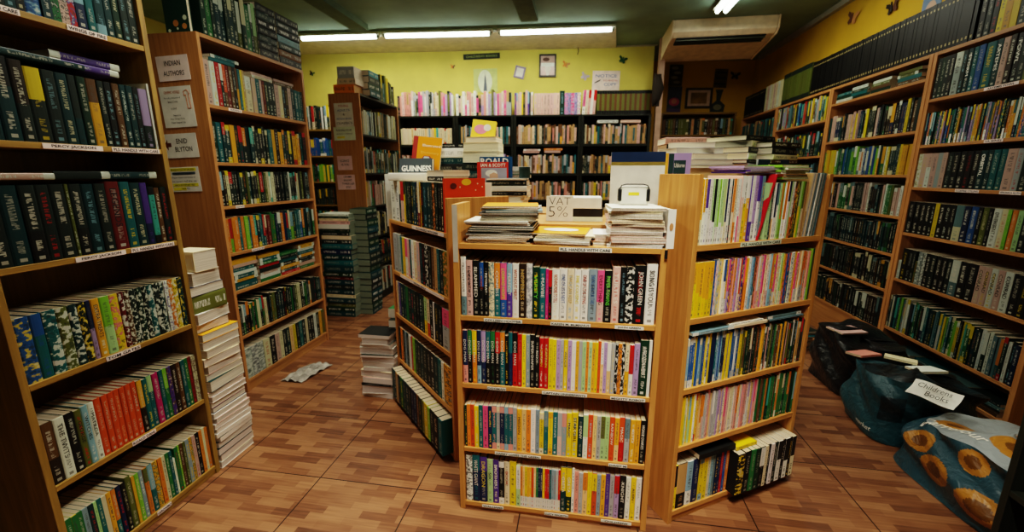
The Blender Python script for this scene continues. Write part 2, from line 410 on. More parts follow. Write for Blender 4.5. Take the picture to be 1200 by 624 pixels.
#PART2
# ------------------------------------------------------------------ the room
WD = Vector((math.cos(R(5)), math.sin(R(5)), 0)); WP = Vector((-3.6, 5.48, 0)); WN = Vector((math.sin(R(5)), -math.cos(R(5)), 0))   # back wall, facing the room
def onplane(px, py, p, n):
    r = ray(px, py); return CAM+r*((p-CAM).dot(n)/r.dot(n))
def lx(cs, px, py, y=0):
    q = cs['inv']; o = q @ CAM; r = q.to_3x3() @ ray(px, py); return (o+r*((y-o.y)/r.y)).x
def struct(o, kind='structure'): o['kind'] = kind; return o
def floor_material():
    m, nt, b = new_mat('wood_look_floor_tiles')
    tc = N(nt, 'ShaderNodeTexCoord'); P = tc.outputs['Object']
    mp = N(nt, 'ShaderNodeMapping'); mp.inputs['Location'].default_value = (.64+.445*20, -1.455+.445*20, 0); nt.links.new(P, mp.inputs[0])
    s = N(nt, 'ShaderNodeSeparateXYZ'); nt.links.new(mp.outputs[0], s.inputs[0])
    def edge(v):
        f = M(nt, 'FRACT', M(nt, 'DIVIDE', v, .445)); return M(nt, 'MINIMUM', f, M(nt, 'SUBTRACT', 1., f))
    e = M(nt, 'MINIMUM', edge(s.outputs[0]), edge(s.outputs[1])); groove = M(nt, 'LESS_THAN', e, .0055)
    br = N(nt, 'ShaderNodeTexBrick'); nt.links.new(mp.outputs[0], br.inputs['Vector'])
    for k, v in (('Scale', 1.), ('Mortar Size', 0.), ('Brick Width', .148), ('Row Height', .0371), ('Bias', 0.)): br.inputs[k].default_value = v
    br.offset = .37; br.offset_frequency = 2
    br.inputs['Color1'].default_value = (0, 0, 0, 1); br.inputs['Color2'].default_value = (1, 1, 1, 1)
    g = N(nt, 'ShaderNodeMapping'); g.inputs['Scale'].default_value = (4, 70, 1); nt.links.new(P, g.inputs[0])
    nz = N(nt, 'ShaderNodeTexNoise'); nz.inputs['Scale'].default_value = 1.5; nz.inputs['Detail'].default_value = 8; nt.links.new(g.outputs[0], nz.inputs['Vector'])
    n2 = N(nt, 'ShaderNodeTexNoise'); n2.inputs['Scale'].default_value = 7; nt.links.new(P, n2.inputs['Vector'])
    v = M(nt, 'ADD', M(nt, 'MULTIPLY', br.outputs[0], .40), M(nt, 'MULTIPLY', nz.outputs[0], .50)); v = M(nt, 'ADD', v, M(nt, 'MULTIPLY', n2.outputs[0], .2))
    c = ramp(nt, v, [(.28, lin('5c3a26')), (.5, lin('7d5236')), (.8, lin('9f7350'))])
    nt.links.new(MIX(nt, groove, c, lin('2a1a0e')), b.inputs['Base Color']); b.inputs['Roughness'].default_value = .42
    return m
m = MB(); m.box(-4.6, 2.6, -2.6, 8, -.1, 0); struct(m.build('floor', floor_material()))
CEIL = plain('ceiling_grey_green', '839a88', .85, .08, 2.5); YELLOW = plain('yellow_wall_paint', 'd8cc66', .7, .05, 3); WHITEP = plain('soffit_board', 'd9d2c4', .8)
YELLOWR = plain('ochre_wall_paint', 'd0a528', .7, .05, 3)
HC = 2.85
m = MB(); m.box(-4.6, 2.6, -2.6, 8, HC, HC+.1); struct(m.build('ceiling', CEIL))
def slab(p, q, th, z0, z1, name, mat):      # wall from p to q (plan), thickness to the left of the direction
    d = (q-p).normalized(); n = Vector((-d.y, d.x, 0)); mb = MB()
    mb.prism([tuple(p[:2]), tuple(q[:2]), tuple((q+n*th)[:2]), tuple((p+n*th)[:2])], z0, z1); return struct(mb.build(name, mat))
wl = WP-WD*.9; wr = WP+WD*4.45
slab(wl, wr, .1, 0, HC, 'wall_back', YELLOW)
AW = Vector((wr.x, 6.75, 0))
slab(wr+WN*-.1, Vector((wr.x, 7.0, 0)), .1, 0, HC, 'wall_alcove_left', YELLOWR)
slab(Vector((wr.x-.1, 6.62, 0)), Vector((2.45, 6.82, 0)), .1, 0, HC, 'wall_alcove', YELLOWR)
m = MB(); m.box(2.33, 2.45, -2.5, 7, 0, HC); struct(m.build('wall_right', YELLOWR))
m = MB(); m.box(-4.5, -4.4, -2.5, 6, 0, HC); struct(m.build('wall_left', YELLOW))
m = MB(); m.box(-4.5, 2.45, -2.6, -2.5, 0, HC); struct(m.build('wall_front', plain('dull_wall', '6d6a50', .8)))
# column strip at the end of the back wall
m = MB(); q = at(772, 120, 5.62); m.box(q.x-.035, q.x+.03, 5.56, 5.66, 0, HC-.001); struct(m.build('trim_1', plain('pinkish_trim', 'b0907c', .6)))
# ceiling beams
for k, px in enumerate((372, 613)):
    q = atz(px, 5, 2.78); m = MB(); m.box(q.x-.085, q.x+.085, -2, 4.62, 2.79, HC); struct(m.build('trim_%d' % (k+2), plain('beam_green', '5d7059', .8)))
m = MB(); m.box(2.285, 2.329, -2, 6.6, 2.80, 2.849); struct(m.build('trim_4', plain('grey_trunking', 'aaa698', .6)))
# pale soffit board above the tubes
a0, a1 = atz(300, 46, HC), atz(722, 30, HC); b1 = WP+WD*((a1.x-WP.x)/WD.x+.06); b0 = WP-WD*.5
m = MB(); m.prism([(a0.x-.6, a0.y-.05), (a1.x, a1.y), (b1.x, b1.y+WN.y*.004), (b0.x, b0.y+WN.y*.004)], HC-.022, HC-.001); struct(m.build('trim_5', WHITEP))
# cable trunk along the wall top
m = MB(); q0 = onplane(682, 56, WP, WN); q1 = onplane(770, 53, WP, WN); m.tube([q0+WN*.014, q1+WN*.014], .013, 6); struct(m.build('trim_6', plain('grey_trunking', 'aaa698')))
# ------------------------------------------------------------------ bookcases and their books
MF = 'middle front bookcase'
cc = case('beech bookcase of bright childrens series in the centre, facing the camera', -.432, 1.387, 0, .710, .17, [1.066, .806, .543, .276, .035], 1.066, Hl=1.2, top=False)
m = MB(); m.box(.001, .019, -.0012, -.0002, 1.0, 1.198); m.build('edge_strip', plain('worn_pale_edge', 'c9c2b4', .6), cc['o'])
m = MB(); m.box(.7005, .7095, -.006, -.0015, 1.035, 1.063); m.build('hinge', plain('black_hinge', '171615', .5), cc['o'])
X0, X1 = .024, .687
row(cc, .806, X0, X1, '''sl,6.6,h1.1,s4,awh|w:IT_STARTS_WITH_US pp,8,h1.03|k:IT_ENDS_WITH_US bk,8.5,h1.03|w:SLAMMED bk,5.6,abl,s4|r:POINT bk,6|w:RETREAT cr,7,ate,s5 te,7.4,aor,s4|w:CONFESS bl,8,apk,s4|y:LOSING_HOPE
pu,7,alb,s4|w:PERFECT wh,8|r:WITHOUT_MERIT db,9|g:HOPELESS gy,7.5,awh,s5 dg,8.6,h.95|n:VERITY te,7.5,h.93|w:MAYBE mg,3.4,ard,h.92 bk,4,ard,s4,h.9 wh,9,h.92|r:NOTHING_MORE_TO_TELL
wh,9,h.93|b:ONE_OF_US_IS_NEXT cr,8,h.93|g:TWO_CAN_KEEP wh,8,h.93|y:THE_COUSINS wh,9,h.93|r:ONE_OF_US_IS_LYING bg,10,h.94|b:THE_FAULT_IN_OUR_STARS pp,8,apk,s4,h.93|k:EVERYTHING bk,9,h.93|n:PAPER_TOWNS
pp,9,h1.0|w:TURTLES bk,7,h1.0 bk,9,awh,s5,h1.0 bk,13,h1.03|w:JOHN_GREEN wh,12,h1.07|k:SONG_IS_YOU''', 'top row of the '+MF, hh=.195)
dm = 'DOG_MAN'
row(cc, .543, X0, X1, f'''sa,6.2,ank,s4|w:{dm} bk,5.8,agr,s4|w:{dm} or,6,aye,s4|w:{dm} lb,5.5,anv,s4|w:{dm} nv,6,ala,s4|w:{dm} bk,6,ate,s4|w:{dm} bk,6,agr,s4|w:{dm} bk,6,ard,s4|w:{dm} te,6.5,aor,s4|w:{dm} bk,4.5,h.93 nv,5,ate,s4 rd,6.4,abk,s4|w:{dm}
rd,5.6,h.98 ye,5,h.97 bg,5,h.97 bk,6,h.98|w:SUPER_DIAPER bk,5.5,h.95|w:RICKY rd,5.4,h.93|y:CAPTAIN rd,6,h.93|y:CAPTAIN ye,5,h.93|k:UNDERPANTS ye,4.5,h.92 la,5,h.92|k:PERILOUS gy,3.6,h.92 ye,5.3,h.93|k:WEDGIE la,4.6,h.92 wh,5,h.92 yo,3.6,h.92 gy,4,h.92
lg,4.6,h.92 or,3,h.92 lg,4,h.92 yo,4,h.91 ye,3,h.91 ro,3.4,h.94 pe,3.4,h.92,s4,awh la,4,h.92 pe,4.5,h.92,awh,s4 gy,5,h.92 bk,3.4,h.92,awh,s5 or,4,h.92,abk,s5 bk,4,h.92,awh,s5 yo,5,h.91,s4,acr wh,5,h.91,ard,s4 la,6.6,h.94 dg,10,h1.0|w:A_FROZEN_HEART wh,3.4,h1.0'''.replace('ank', 'anv'), 'second row of the '+MF, hh=.206)
hh_ = 'HORRID_HENRY'
row(cc, .276, X0, X1, f'''dg,3,h.98 or,4.2|w:{hh_} ro,5|w:{hh_} ye,5,h.98|k:{hh_} te,5.4|w:{hh_} pk,6|w:{hh_} nv,5|w:{hh_} te,5.4,h1.02,asa,s3|w:GREENWICH gy,3.8,h1.02,acr,s3 nv,5.6,h1.02,asa,s3|w:IN_THE_HAT te,4.7,h1.02,s3,alb te,5.5,h1.02,asa,s3|w:FIRE gy,4.5,h1.02 yo,6|k:MISSION pe,5.4 or,5.2
wh,5.6,h1.03 bg,4.6,h1.02 ye,5,h.95,acr,s3 te,5.2,asl,s4|w:RAINBOW ye,5.2,s3,ayo te,5.6|w:DAISY pp,5,agy,s4|w:PETS bg,5.2,asa,s4|w:FAIRY ye,6|k:MAGIC ye,7,h1.02|k:STAR_GIRL dt,6,h.95|w:PONY wh,5.4,alg,s4 ro,5.4|w:MAGIC pe,4.4 gy,4.6
lg,4.6,aol,s4 lg,5|k:FAIRY ro,5.6|w:RAINBOW pe,5,ayo,s4 rd,6,aro,s4|w:MAGIC gy,6,asl,s4 yo,6,h.98|w:KITTY yo,5,h.98 bk,6,h.98|w:HORSE_DIARIES''', 'third row of the '+MF, hh=.176)
thin = ' '.join(f'{c},2.6,s2,h.9' for c in 'or pe ye yo yo ro pe gr nv nv ye rd rd te bg bg gy rd'.split())
row(cc, .035, X0, X1, f'''wh,8,h1.02,abk,s5 nv,9,h1.05,ate,s4|w:WHITE_GIANT nv,9,h1.03,apu,s4|y:DRAGON lg,7,h.98|k:SIX pu,7,h.98|w:BROTHERS bk,6.5,h.96,awh,s3 cr,6.5,h.96|r:BOOK ye,8,h.98 lg,5,h.92,awh,s4 {thin} dt,6.5,h.98,aye,s4|w:GRETA
dg,6.5,h.98,aye,s4|w:GRETA wh,3,h.98 sa,5,h.92 gy,4.6,h.9 pe,5.4,h.92,aor,s4 ye,5,h.92 ro,5.4,h.92,aye,s4 bg,4.5,h.9 yo,5,h.92 pu,5,h.93|w:BOY gy,5,h.9 la,5.6,h.93,ard,s4 bk,7,h.94|w:KNIGHT wh,5.6,h.92 ye,5.6,h.92|k:ALIEN wh,6,h.92''', 'bottom row of the '+MF, hh=.196)
for z, lst in ((1.066, [(655, 717, 294, 'PLS. HANDLE WITH CARE')]), (.806, [(567, 612, 375, 'COLLEEN HOOVER'), (645, 692, 382, 'KAREN M. McMANUS'), (720, 754, 388, 'JOHN GREEN')]),
               (.543, [(571, 593, 453, 'DOGMAN'), (635, 688, 462, 'CAPTAIN UNDERPANTS'), (715, 756, 470, 'MIGHTY ROBOT')]), (.276, [(580, 634, 528, 'HARRY LOVES THE GREEN'), (713, 735, 546, 'DAISY M')]),
               (.035, [(565, 590, 588, 'WALLIAMS'), (638, 666, 601, 'LUCY WORTH'), (704, 740, 612, 'CHILDRENS')])):
    for a, b, py, tx in lst: shelf_label(cc, lx(cc, a, py), lx(cc, b, py), z, tx, h=.014 if z > 1 else .012)
# right island bookcase
RI = 'right island bookcase'
cr_ = case('beech bookcase of thin picture books, turned to the right of the island', .364, 1.432, 31.7, .66, .18, [1.07, .815, .552, .322, .05], 1.07, Hl=1.3, Hr=1.3, top=False, st=.02)
a0, a1 = .024, .636
xx = row(cr_, 1.07, a0, .20, 'cr,1,s4,ayo wh,.8,s4,ayo wh,1,apu,s4 wh,1 wh,.8,alg,s4 wh,1,s4,abk lg,.8,s2 lm,.7,s2 wh,1,s4,alg lg,1,s2 cr,.7,anv,s4 wh,1,s2 dt,.7 cr,.8,s4,aor or,.8,acr,s4 wh,.8 pk,.6,awh,s4', 'top row left stretch, '+RI, hh=.215, dep=.15)
row(cr_, 1.07, .203, .31, 'pp,.7,awh,s4 ye,.7,awh,s4 yo,1,awh,s4 pu,.8,awh,s4 la,1,s2 wh,.9,apu,s4 sl,.6', 'top row second stretch, '+RI, hh=.225, dep=.15)
# red bordered book leaning across the row
def cover_book(lab, M4, w, h, t, code, page=(.78, .7, .52), name='book', group=None):
    """upright book with its front cover towards local -y, foot on z=0, x from 0 to w"""
    o = thing(name, lab, 'book', M4, group); col = COL[code][0] if code in COL else lin(code)
    mb = MB(); e = min(.002, t*.2)
    for y0, y1 in ((0, e), (t-e, t)): mb.box(0, w, y0, y1, 0, h, col=col)
    mb.box(0, e, e, t-e, 0, h, col=col); mb.build('cover', COVER, o)
    mb = MB(); mb.box(e+.0002, w-.003, e+.0002, t-e-.0002, .002, h-.002, col=page); mb.build('page_block', PAGE, o)
    return o
def patch(o, x0, x1, z0, z1, mat, name='cover_picture', y=-.0008):
    mb = MB(); mb.box(x0, x1, y, y+.0006, z0, z1); return mb.build(name, mat, o)
def shape(o, poly, mat, name='cover_picture', y=-.0012, th=.0005):
    mb = MB(); mb.prism(poly, -th, 0, mat=T(0, y, 0) @ FRONT); return mb.build(name, mat, o)
def disc(cx, cz, rx, rz=None, n=28, a0=0, a1=2*PI):
    rz = rz or rx; return [(cx+rx*math.cos(a0+(a1-a0)*i/n), cz+rz*math.sin(a0+(a1-a0)*i/n)) for i in range(n)]
RED = plain('red_print', 'c42230', .5)
row(cr_, 1.07, .335, .415, 'lg,1.6 dt,1 pe,.8,awh,s4 wh,.9,s4,anv wh,1,s4,asl lg,.8 lm,.7,s4,aor lm,.6', 'top row third stretch, '+RI, hh=.2, dep=.15)
row(cr_, 1.07, .418, .53, 'wh,.9,s4,aor wh,.8,s4,anv lg,.7 or,.8,awh,s4 br,.8,aor,s5 ol,.7,aye,s5 dk,.4 ye,.7,alg,s4 lm,.5 cr,.8,aol,s4 tn,.7', 'top row fourth stretch, '+RI, hh=.205, dep=.15, lean=.03)
row(cr_, 1.07, .532, .612, 'tn,.8,acr,s4 gy,.7 cr,.8 sl,.7 bg,.8 wh,.5 sl,.9 gy,.6 te,.8 sl,.8', 'top row right end, '+RI, hh=.235, dep=.15, lean=.1)
row(cr_, .815, a0, .115, ' '.join(['ye,1,s4,ayo']*6), 'yellow set, second row, '+RI, hh=.195, dep=.13)
auto(cr_, .815, .117, .61, 'pp la sa or pe wh pk lb pu bl ye cr gy te yo br lg', 'second row, '+RI, hh=(.192, .2), tt=(.006, .012), styles=(.5, .4, .2, .5), accs='ye pk pu or wh bl ro')
row(cr_, .815, .612, .634, 'lm,1,s0 dg,.7,s0 gr,.8', 'second row green end, '+RI, hh=.205)
auto(cr_, .552, a0, .3, 'bl lb nv wh sl bl cr lb bl te ye nv', 'third row, '+RI, hh=(.18, .2), tt=(.007, .013), styles=(.1, .3, 0), accs='wh gy cr')
auto(cr_, .552, .302, .636, 'yo br dk dg gr tn ol dk dg pp dt ol br dk', 'third row right half, '+RI, hh=(.17, .19), tt=(.006, .012))
flat_on(cr_, .752, (.03, .22, .42), 'third row of '+RI, 'cr wh gy dk sl', n=(1, 2), tk=(.006, .012), y0=.0)
auto(cr_, .322, a0, .12, 'ye lg cr ye wh yo', 'fourth row, '+RI, hh=(.185, .2), tt=(.007, .012))
auto(cr_, .322, .122, .42, 'pp cr wh pp la pe cr sa gy', 'fourth row middle, '+RI, hh=(.18, .195), tt=(.006, .011), styles=(.2, .1, .4), accs='pk la or wh')
auto(cr_, .322, .422, .636, 'tn or gr dg gr br dt ol gr dk', 'fourth row right end, '+RI, hh=(.18, .195), tt=(.007, .013))
row(cr_, .05, a0, .30, 'ye,1,abk,s4 bk,3.6,s4,atn wh,2.4,s4,alb nv,2.4 ye,1.5,s3 ye,1.5 cr,1 lb,1 sl,1 nv,1.2 nv,1 rd,1 bl,1 or,1.2', 'bottom row, '+RI, hh=.19, dep=.14)
row(cr_, .05, .303, .636, 'bk,2.4,s5,aye bk,2 gr,1.4 dg,1.6 bk,1.6,s4,awh cr,1 bk,1 wh,1.2 dk,1.4 wh,1.5,s4,abk bk,1.2 wh,1.5,s4,abk bk,1 cr,1.4,s4,abk', 'bottom row right half, '+RI, hh=.185, dep=.15, y0=-.035)
flat_on(cr_, .2425, (.13,), 'bottom row, '+RI, 'bk', n=(1, 1), tk=(.02, .022), y0=-.004)
flat_on(cr_, .237, (.31,), 'bottom row right half, '+RI, 'ye', n=(1, 1), tk=(.012, .016), y0=-.02, dep=.07, hl=(.1, .11))
for z, l in ((1.07, [(868, 915, 284, 'PLS. HANDLE WITH CARE')]),):
    for a, b, py, tx in l: shelf_label(cr_, lx(cr_, a, py), lx(cr_, b, py), z, tx, mat=PAPERG)
# left island bookcase
LI = 'left island bookcase'
cl = case('beech bookcase turned to the left of the island, novels with dark spines', -1.03, 2.165, -46.1, .72, .30, [1.06, .78, .53, .255, .03], 1.06, Hr=1.205, top=False, st=.02)
row(cl, 1.06, .03, .668, 'wh,3 wh,2.4 dt,1,acr,s4 pp,1.8,ard,s4 ye,.7,adg,s4 dg,1 dg,1.2 bk,1 dk,1.2 dt,1.4 nv,1 dr,1,acr,s4 ye,.5 bk,1 dt,1.8 dt,1.6 dk,1 br,1,aor,s5 dk,1.2 bk,1.2 db,1', 'top row of the '+LI, hh=.205, dep=.135)
auto(cl, 1.06, .03, .64, 'dk br dt wh', 'back row, top of the '+LI, hh=(.2, .205), y0=.152)
row(cl, .78, .03, .69, 'gy,2.2,h1.05 gy,1.6,h1.05 te,.9 ye,1.3 wh,1.2,apk,s4 pp,1 te,.8 wh,1.2 cr,1.2 pp,1.4 dt,1 bk,1.2 bk,1.2,s5,awh bk,1.3 br,1.2 tn,1.1 te,.9 dk,1.2 ol,1.6,s5,aor', 'second row of the '+LI, hh=.2, dep=.135)
row(cl, .53, .03, .69, 'pe,.8 gy,.8 pu,.8 dt,1.5 dt,1 gr,1.3,s0 dk,1.2 dt,1.2 dk,1.2 bk,1.4 dt,1 dg,1 ye,1.2,alg,s4 ro,1,acr,s4 bk,1.3 wh,.7 dk,1.5 bk,1.2 gy,2.6,apk,s4', 'third row of the '+LI, hh=.19, dep=.135)
row(cl, .255, .03, .69, 'dk,.8 or,1.2 dk,.8 bg,1 dt,1 wh,1 rd,.7 lm,1 dg,1 dk,1.3 dt,1 dk,1.6 bk,1.4 bk,1.4 dt,1.4 te,1.2 wh,.8 yo,2.4,s5,abk', 'fourth row of the '+LI, hh=.195, dep=.135)
row(cl, .03, .03, .69, 'dt,1 dt,1 tn,1 bk,1 gr,1.2 dt,1.2 dt,1.3 dk,1 nv,1 nv,1.2 br,1 dk,1 ol,1 ye,1.2 lm,.8 dk,1.2 bk,1.6 te,1.2', 'bottom row of the '+LI, hh=.18, dep=.15, y0=-.05)
for z, a, b, py in ((1.06, 483, 520, 268), (.78, 470, 520, 335)): shelf_label(cl, lx(cl, a, py), lx(cl, b, py), z, 'PLS. HANDLE WITH CARE' if z > 1 else 'YOUNG ADULT', mat=PAPERP)
m = MB(); m.box(-.016, -.002, -.004, .17, 1.02, 1.3); o = m.build('folder', plain('off_white_card', 'd9d8cf', .6)); o.matrix_world = cl['mw']; tag(o, 'tall white card folder standing at the far end of left island bookcase', 'folder')
# bookcases inside the island that carry the piles
cb = case('low bookcase behind the middle front bookcase, carrying the sale sign', -.20, 1.60, 0, .45, .38, [.82, .53, .26, .04], 1.115)
auto(cb, .82, .03, .42, 'dk br dt pp cr or', 'hidden bookcase behind the middle front bookcase')
cb2 = case('low bookcase in the island middle, carrying tall piles', -.50, 2.06, 0, .50, .38, [.82, .53, .26, .04], 1.115)
cb3 = case('bookcase behind the right island bookcase, carrying pale page piles', .42, 1.81, 31.7, .62, .5, [.95, .65, .35, .04], 1.27, plinth=True)
# near left bookcase
LFn = 'near left bookcase'
lf = case('tall dim oak bookcase at the near left edge', -1.555, .86, 90, .566, .26, [.04, .363, .70, 1.045, 1.39, 1.745], 2.12, OLIVEW, OLIVEX)
lf['dim'] = lambda z: .55 if z > 1 else .72  # shade painted into these books, deeper on the upper rows
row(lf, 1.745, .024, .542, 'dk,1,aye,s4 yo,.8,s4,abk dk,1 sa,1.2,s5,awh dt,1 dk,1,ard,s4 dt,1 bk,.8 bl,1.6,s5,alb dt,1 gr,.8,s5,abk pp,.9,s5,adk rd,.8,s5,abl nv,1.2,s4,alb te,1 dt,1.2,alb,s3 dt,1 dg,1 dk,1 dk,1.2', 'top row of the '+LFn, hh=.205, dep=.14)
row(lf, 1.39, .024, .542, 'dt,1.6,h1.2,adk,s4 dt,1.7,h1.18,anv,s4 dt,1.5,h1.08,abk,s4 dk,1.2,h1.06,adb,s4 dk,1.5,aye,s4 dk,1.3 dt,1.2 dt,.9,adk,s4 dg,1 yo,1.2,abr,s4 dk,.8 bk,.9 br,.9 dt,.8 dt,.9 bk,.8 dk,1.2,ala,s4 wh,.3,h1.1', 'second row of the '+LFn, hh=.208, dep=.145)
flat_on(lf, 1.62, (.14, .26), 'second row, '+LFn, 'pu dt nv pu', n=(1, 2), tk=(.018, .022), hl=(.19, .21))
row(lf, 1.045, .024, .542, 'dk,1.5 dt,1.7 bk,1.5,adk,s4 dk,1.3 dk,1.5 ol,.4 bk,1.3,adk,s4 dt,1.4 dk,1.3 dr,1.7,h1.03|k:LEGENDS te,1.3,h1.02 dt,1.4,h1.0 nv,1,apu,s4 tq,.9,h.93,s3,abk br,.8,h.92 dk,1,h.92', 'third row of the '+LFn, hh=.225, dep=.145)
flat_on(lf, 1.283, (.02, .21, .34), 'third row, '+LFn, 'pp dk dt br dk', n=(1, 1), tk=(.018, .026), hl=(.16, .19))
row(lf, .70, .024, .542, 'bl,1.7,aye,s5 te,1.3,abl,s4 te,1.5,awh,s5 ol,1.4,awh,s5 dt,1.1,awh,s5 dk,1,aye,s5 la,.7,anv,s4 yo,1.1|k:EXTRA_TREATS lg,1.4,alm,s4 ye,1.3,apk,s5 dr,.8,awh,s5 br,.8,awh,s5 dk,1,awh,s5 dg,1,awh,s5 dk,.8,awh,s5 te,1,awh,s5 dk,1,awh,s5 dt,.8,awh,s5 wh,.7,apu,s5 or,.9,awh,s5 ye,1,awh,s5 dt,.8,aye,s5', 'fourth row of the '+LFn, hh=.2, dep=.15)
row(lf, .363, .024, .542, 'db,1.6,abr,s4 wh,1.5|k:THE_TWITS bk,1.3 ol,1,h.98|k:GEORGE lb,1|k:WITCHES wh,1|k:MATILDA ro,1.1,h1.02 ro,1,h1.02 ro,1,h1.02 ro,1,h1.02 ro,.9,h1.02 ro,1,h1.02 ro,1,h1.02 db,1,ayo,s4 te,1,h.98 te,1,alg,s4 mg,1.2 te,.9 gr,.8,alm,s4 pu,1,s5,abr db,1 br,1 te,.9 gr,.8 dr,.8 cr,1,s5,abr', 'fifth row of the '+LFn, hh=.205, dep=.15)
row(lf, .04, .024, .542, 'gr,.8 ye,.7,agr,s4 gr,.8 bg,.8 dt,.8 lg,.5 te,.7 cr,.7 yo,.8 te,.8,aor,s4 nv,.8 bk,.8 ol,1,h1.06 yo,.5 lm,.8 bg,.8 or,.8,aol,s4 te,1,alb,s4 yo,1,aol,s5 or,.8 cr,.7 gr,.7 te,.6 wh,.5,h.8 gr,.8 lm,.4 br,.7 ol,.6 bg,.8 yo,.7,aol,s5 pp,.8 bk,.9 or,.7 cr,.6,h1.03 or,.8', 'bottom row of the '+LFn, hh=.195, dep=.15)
for z, a, b, py, tx in ((1.745, -70, 21, 8, 'PLS. HANDLE WITH CARE'), (1.745, 80, 124, 40, 'WINGS OF FIRE'), (1.39, 50, 120, 173, 'PERCY JACKSON'), (1.39, 131, 186, 175, 'PLS. HANDLE WITH CARE'), (1.045, 87, 148, 299, 'PERCY JACKSON'), (1.045, 152, 204, 287, 'PLS. HANDLE WITH CARE'),
                        (.70, 123, 166, 415, 'TOM GATES'), (.363, 153, 184, 512, 'ROALD DAHL'), (.04, 184, 203, 601, 'GERONIMO')):
    shelf_label(lf, max(.021, lx(lf, a, py)), lx(lf, b, py), z, tx, mat=PAPERP)
# tall left bookcase further back
LBn = 'tall left bookcase'
lb = case('tall brown bookcase with paper signs on its end panel', -1.96, 2.06, 90, .855, .29, [.075, .353, .63, .856, 1.123, 1.363, 1.663], 2.01, BROWNW, BROWNX)
e0, e1 = .024, .83
lb['dim'] = .55  # shade painted into the colours of this case's books
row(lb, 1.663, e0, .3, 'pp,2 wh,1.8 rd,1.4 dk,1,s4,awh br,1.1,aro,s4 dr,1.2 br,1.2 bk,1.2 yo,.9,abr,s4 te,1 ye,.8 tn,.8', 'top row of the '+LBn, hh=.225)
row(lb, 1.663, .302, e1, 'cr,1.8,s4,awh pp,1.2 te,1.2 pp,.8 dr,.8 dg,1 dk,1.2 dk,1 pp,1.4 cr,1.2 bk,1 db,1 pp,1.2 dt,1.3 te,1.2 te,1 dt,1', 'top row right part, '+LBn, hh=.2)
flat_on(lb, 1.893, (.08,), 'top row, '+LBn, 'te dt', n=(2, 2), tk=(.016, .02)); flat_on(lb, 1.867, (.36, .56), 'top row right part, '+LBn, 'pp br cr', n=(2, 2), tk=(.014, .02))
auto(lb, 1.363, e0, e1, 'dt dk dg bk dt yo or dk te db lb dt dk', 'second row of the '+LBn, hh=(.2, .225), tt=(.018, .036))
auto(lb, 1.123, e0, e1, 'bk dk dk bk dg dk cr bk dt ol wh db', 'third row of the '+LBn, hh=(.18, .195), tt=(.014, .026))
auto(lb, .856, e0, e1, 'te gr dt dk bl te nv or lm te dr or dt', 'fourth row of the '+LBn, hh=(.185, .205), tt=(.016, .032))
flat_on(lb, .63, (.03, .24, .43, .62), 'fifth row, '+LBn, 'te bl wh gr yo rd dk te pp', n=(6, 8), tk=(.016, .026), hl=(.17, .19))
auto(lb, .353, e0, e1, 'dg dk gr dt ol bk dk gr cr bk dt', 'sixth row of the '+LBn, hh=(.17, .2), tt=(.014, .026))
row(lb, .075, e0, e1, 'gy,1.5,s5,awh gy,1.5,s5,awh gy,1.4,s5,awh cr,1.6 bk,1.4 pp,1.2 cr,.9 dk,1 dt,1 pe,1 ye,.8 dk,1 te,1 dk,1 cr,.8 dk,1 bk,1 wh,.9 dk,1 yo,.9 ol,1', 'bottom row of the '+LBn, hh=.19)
auto(lb, 2.01, .06, .5, 'dk dg gr dt ol te bk', 'row on top of '+LBn, hh=(.24, .3), tt=(.018, .036), styles=(.1, .4, .1), accs='wh cr lg')
row(lb, 2.01, .5, .57, 'gy,1 dt,1 wh,1.4,h1.05', 'right part, top of the '+LBn, hh=.27)
for z, a, b, py, tx in ((1.123, 276, 286, 242, 'FANTASY'), (.856, 295, 310, 293, 'ADVENTURE'), (1.663, 268, 283, 130, 'INDIAN')): shelf_label(lb, lx(lb, a, py), lx(lb, b, py), z, tx, mat=PAPERP)
# third bookcase down the left aisle
D3 = 'back left aisle bookcase'
d3 = case('brown bookcase at the far end of the left aisle, notices on its end panel', -2.05, 3.85, 90, .85, .31, [.08, .38, .68, .99, 1.31, 1.67], 2.03, BROWNW, BLACKX)
d3['dim'] = .5  # books coloured darker in place of weaker light here
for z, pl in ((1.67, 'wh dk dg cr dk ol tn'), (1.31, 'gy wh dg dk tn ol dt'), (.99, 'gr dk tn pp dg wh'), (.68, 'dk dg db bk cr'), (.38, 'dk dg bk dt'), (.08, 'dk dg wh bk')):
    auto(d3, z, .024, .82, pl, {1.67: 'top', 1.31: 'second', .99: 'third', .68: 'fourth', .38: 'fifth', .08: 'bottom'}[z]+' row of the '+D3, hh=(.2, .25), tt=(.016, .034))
# right wall bookcases (front faces -x)
RN = ['near right wall bookcase', 'second right wall bookcase', 'third right wall bookcase', 'far right wall bookcase']
RWX = 2.035
ZR = [[.13, .31, .638, .937, 1.22, 1.472, 1.735], [.262, .541, .782, 1.03, 1.295, 1.562, 1.865], [.08, .35, .62, .9, 1.18, 1.457, 1.754], [.08, .4, .75, 1.1, 1.42, 1.70]]
ys = [3.075, 4.135, 5.17, 6.2]
rw = []
for k in range(4):
    y1 = ys[k]; W = (ys[k]-(2.15 if k == 0 else ys[k-1]))-.004
    rw.append(case(['brown wall bookcase behind the shopping bags, nearest on the right', 'brown wall bookcase second along the right wall', 'brown wall bookcase third along the right wall', 'brown wall bookcase last before the alcove on the right'][k],
                   RWX, y1, -90, W, .285, ZR[k], 2.0, BROWNW, BROWNX, tt=.028, group='brown bookcases along the right wall'))
r0, r1, r2, r3 = rw
for c_ in rw: c_['dim'] = lambda z: .62 if z > 1.4 else .5 if z > .9 else .42  # light falling off towards the floor, painted into the book colours
w0 = r0['W']-.03
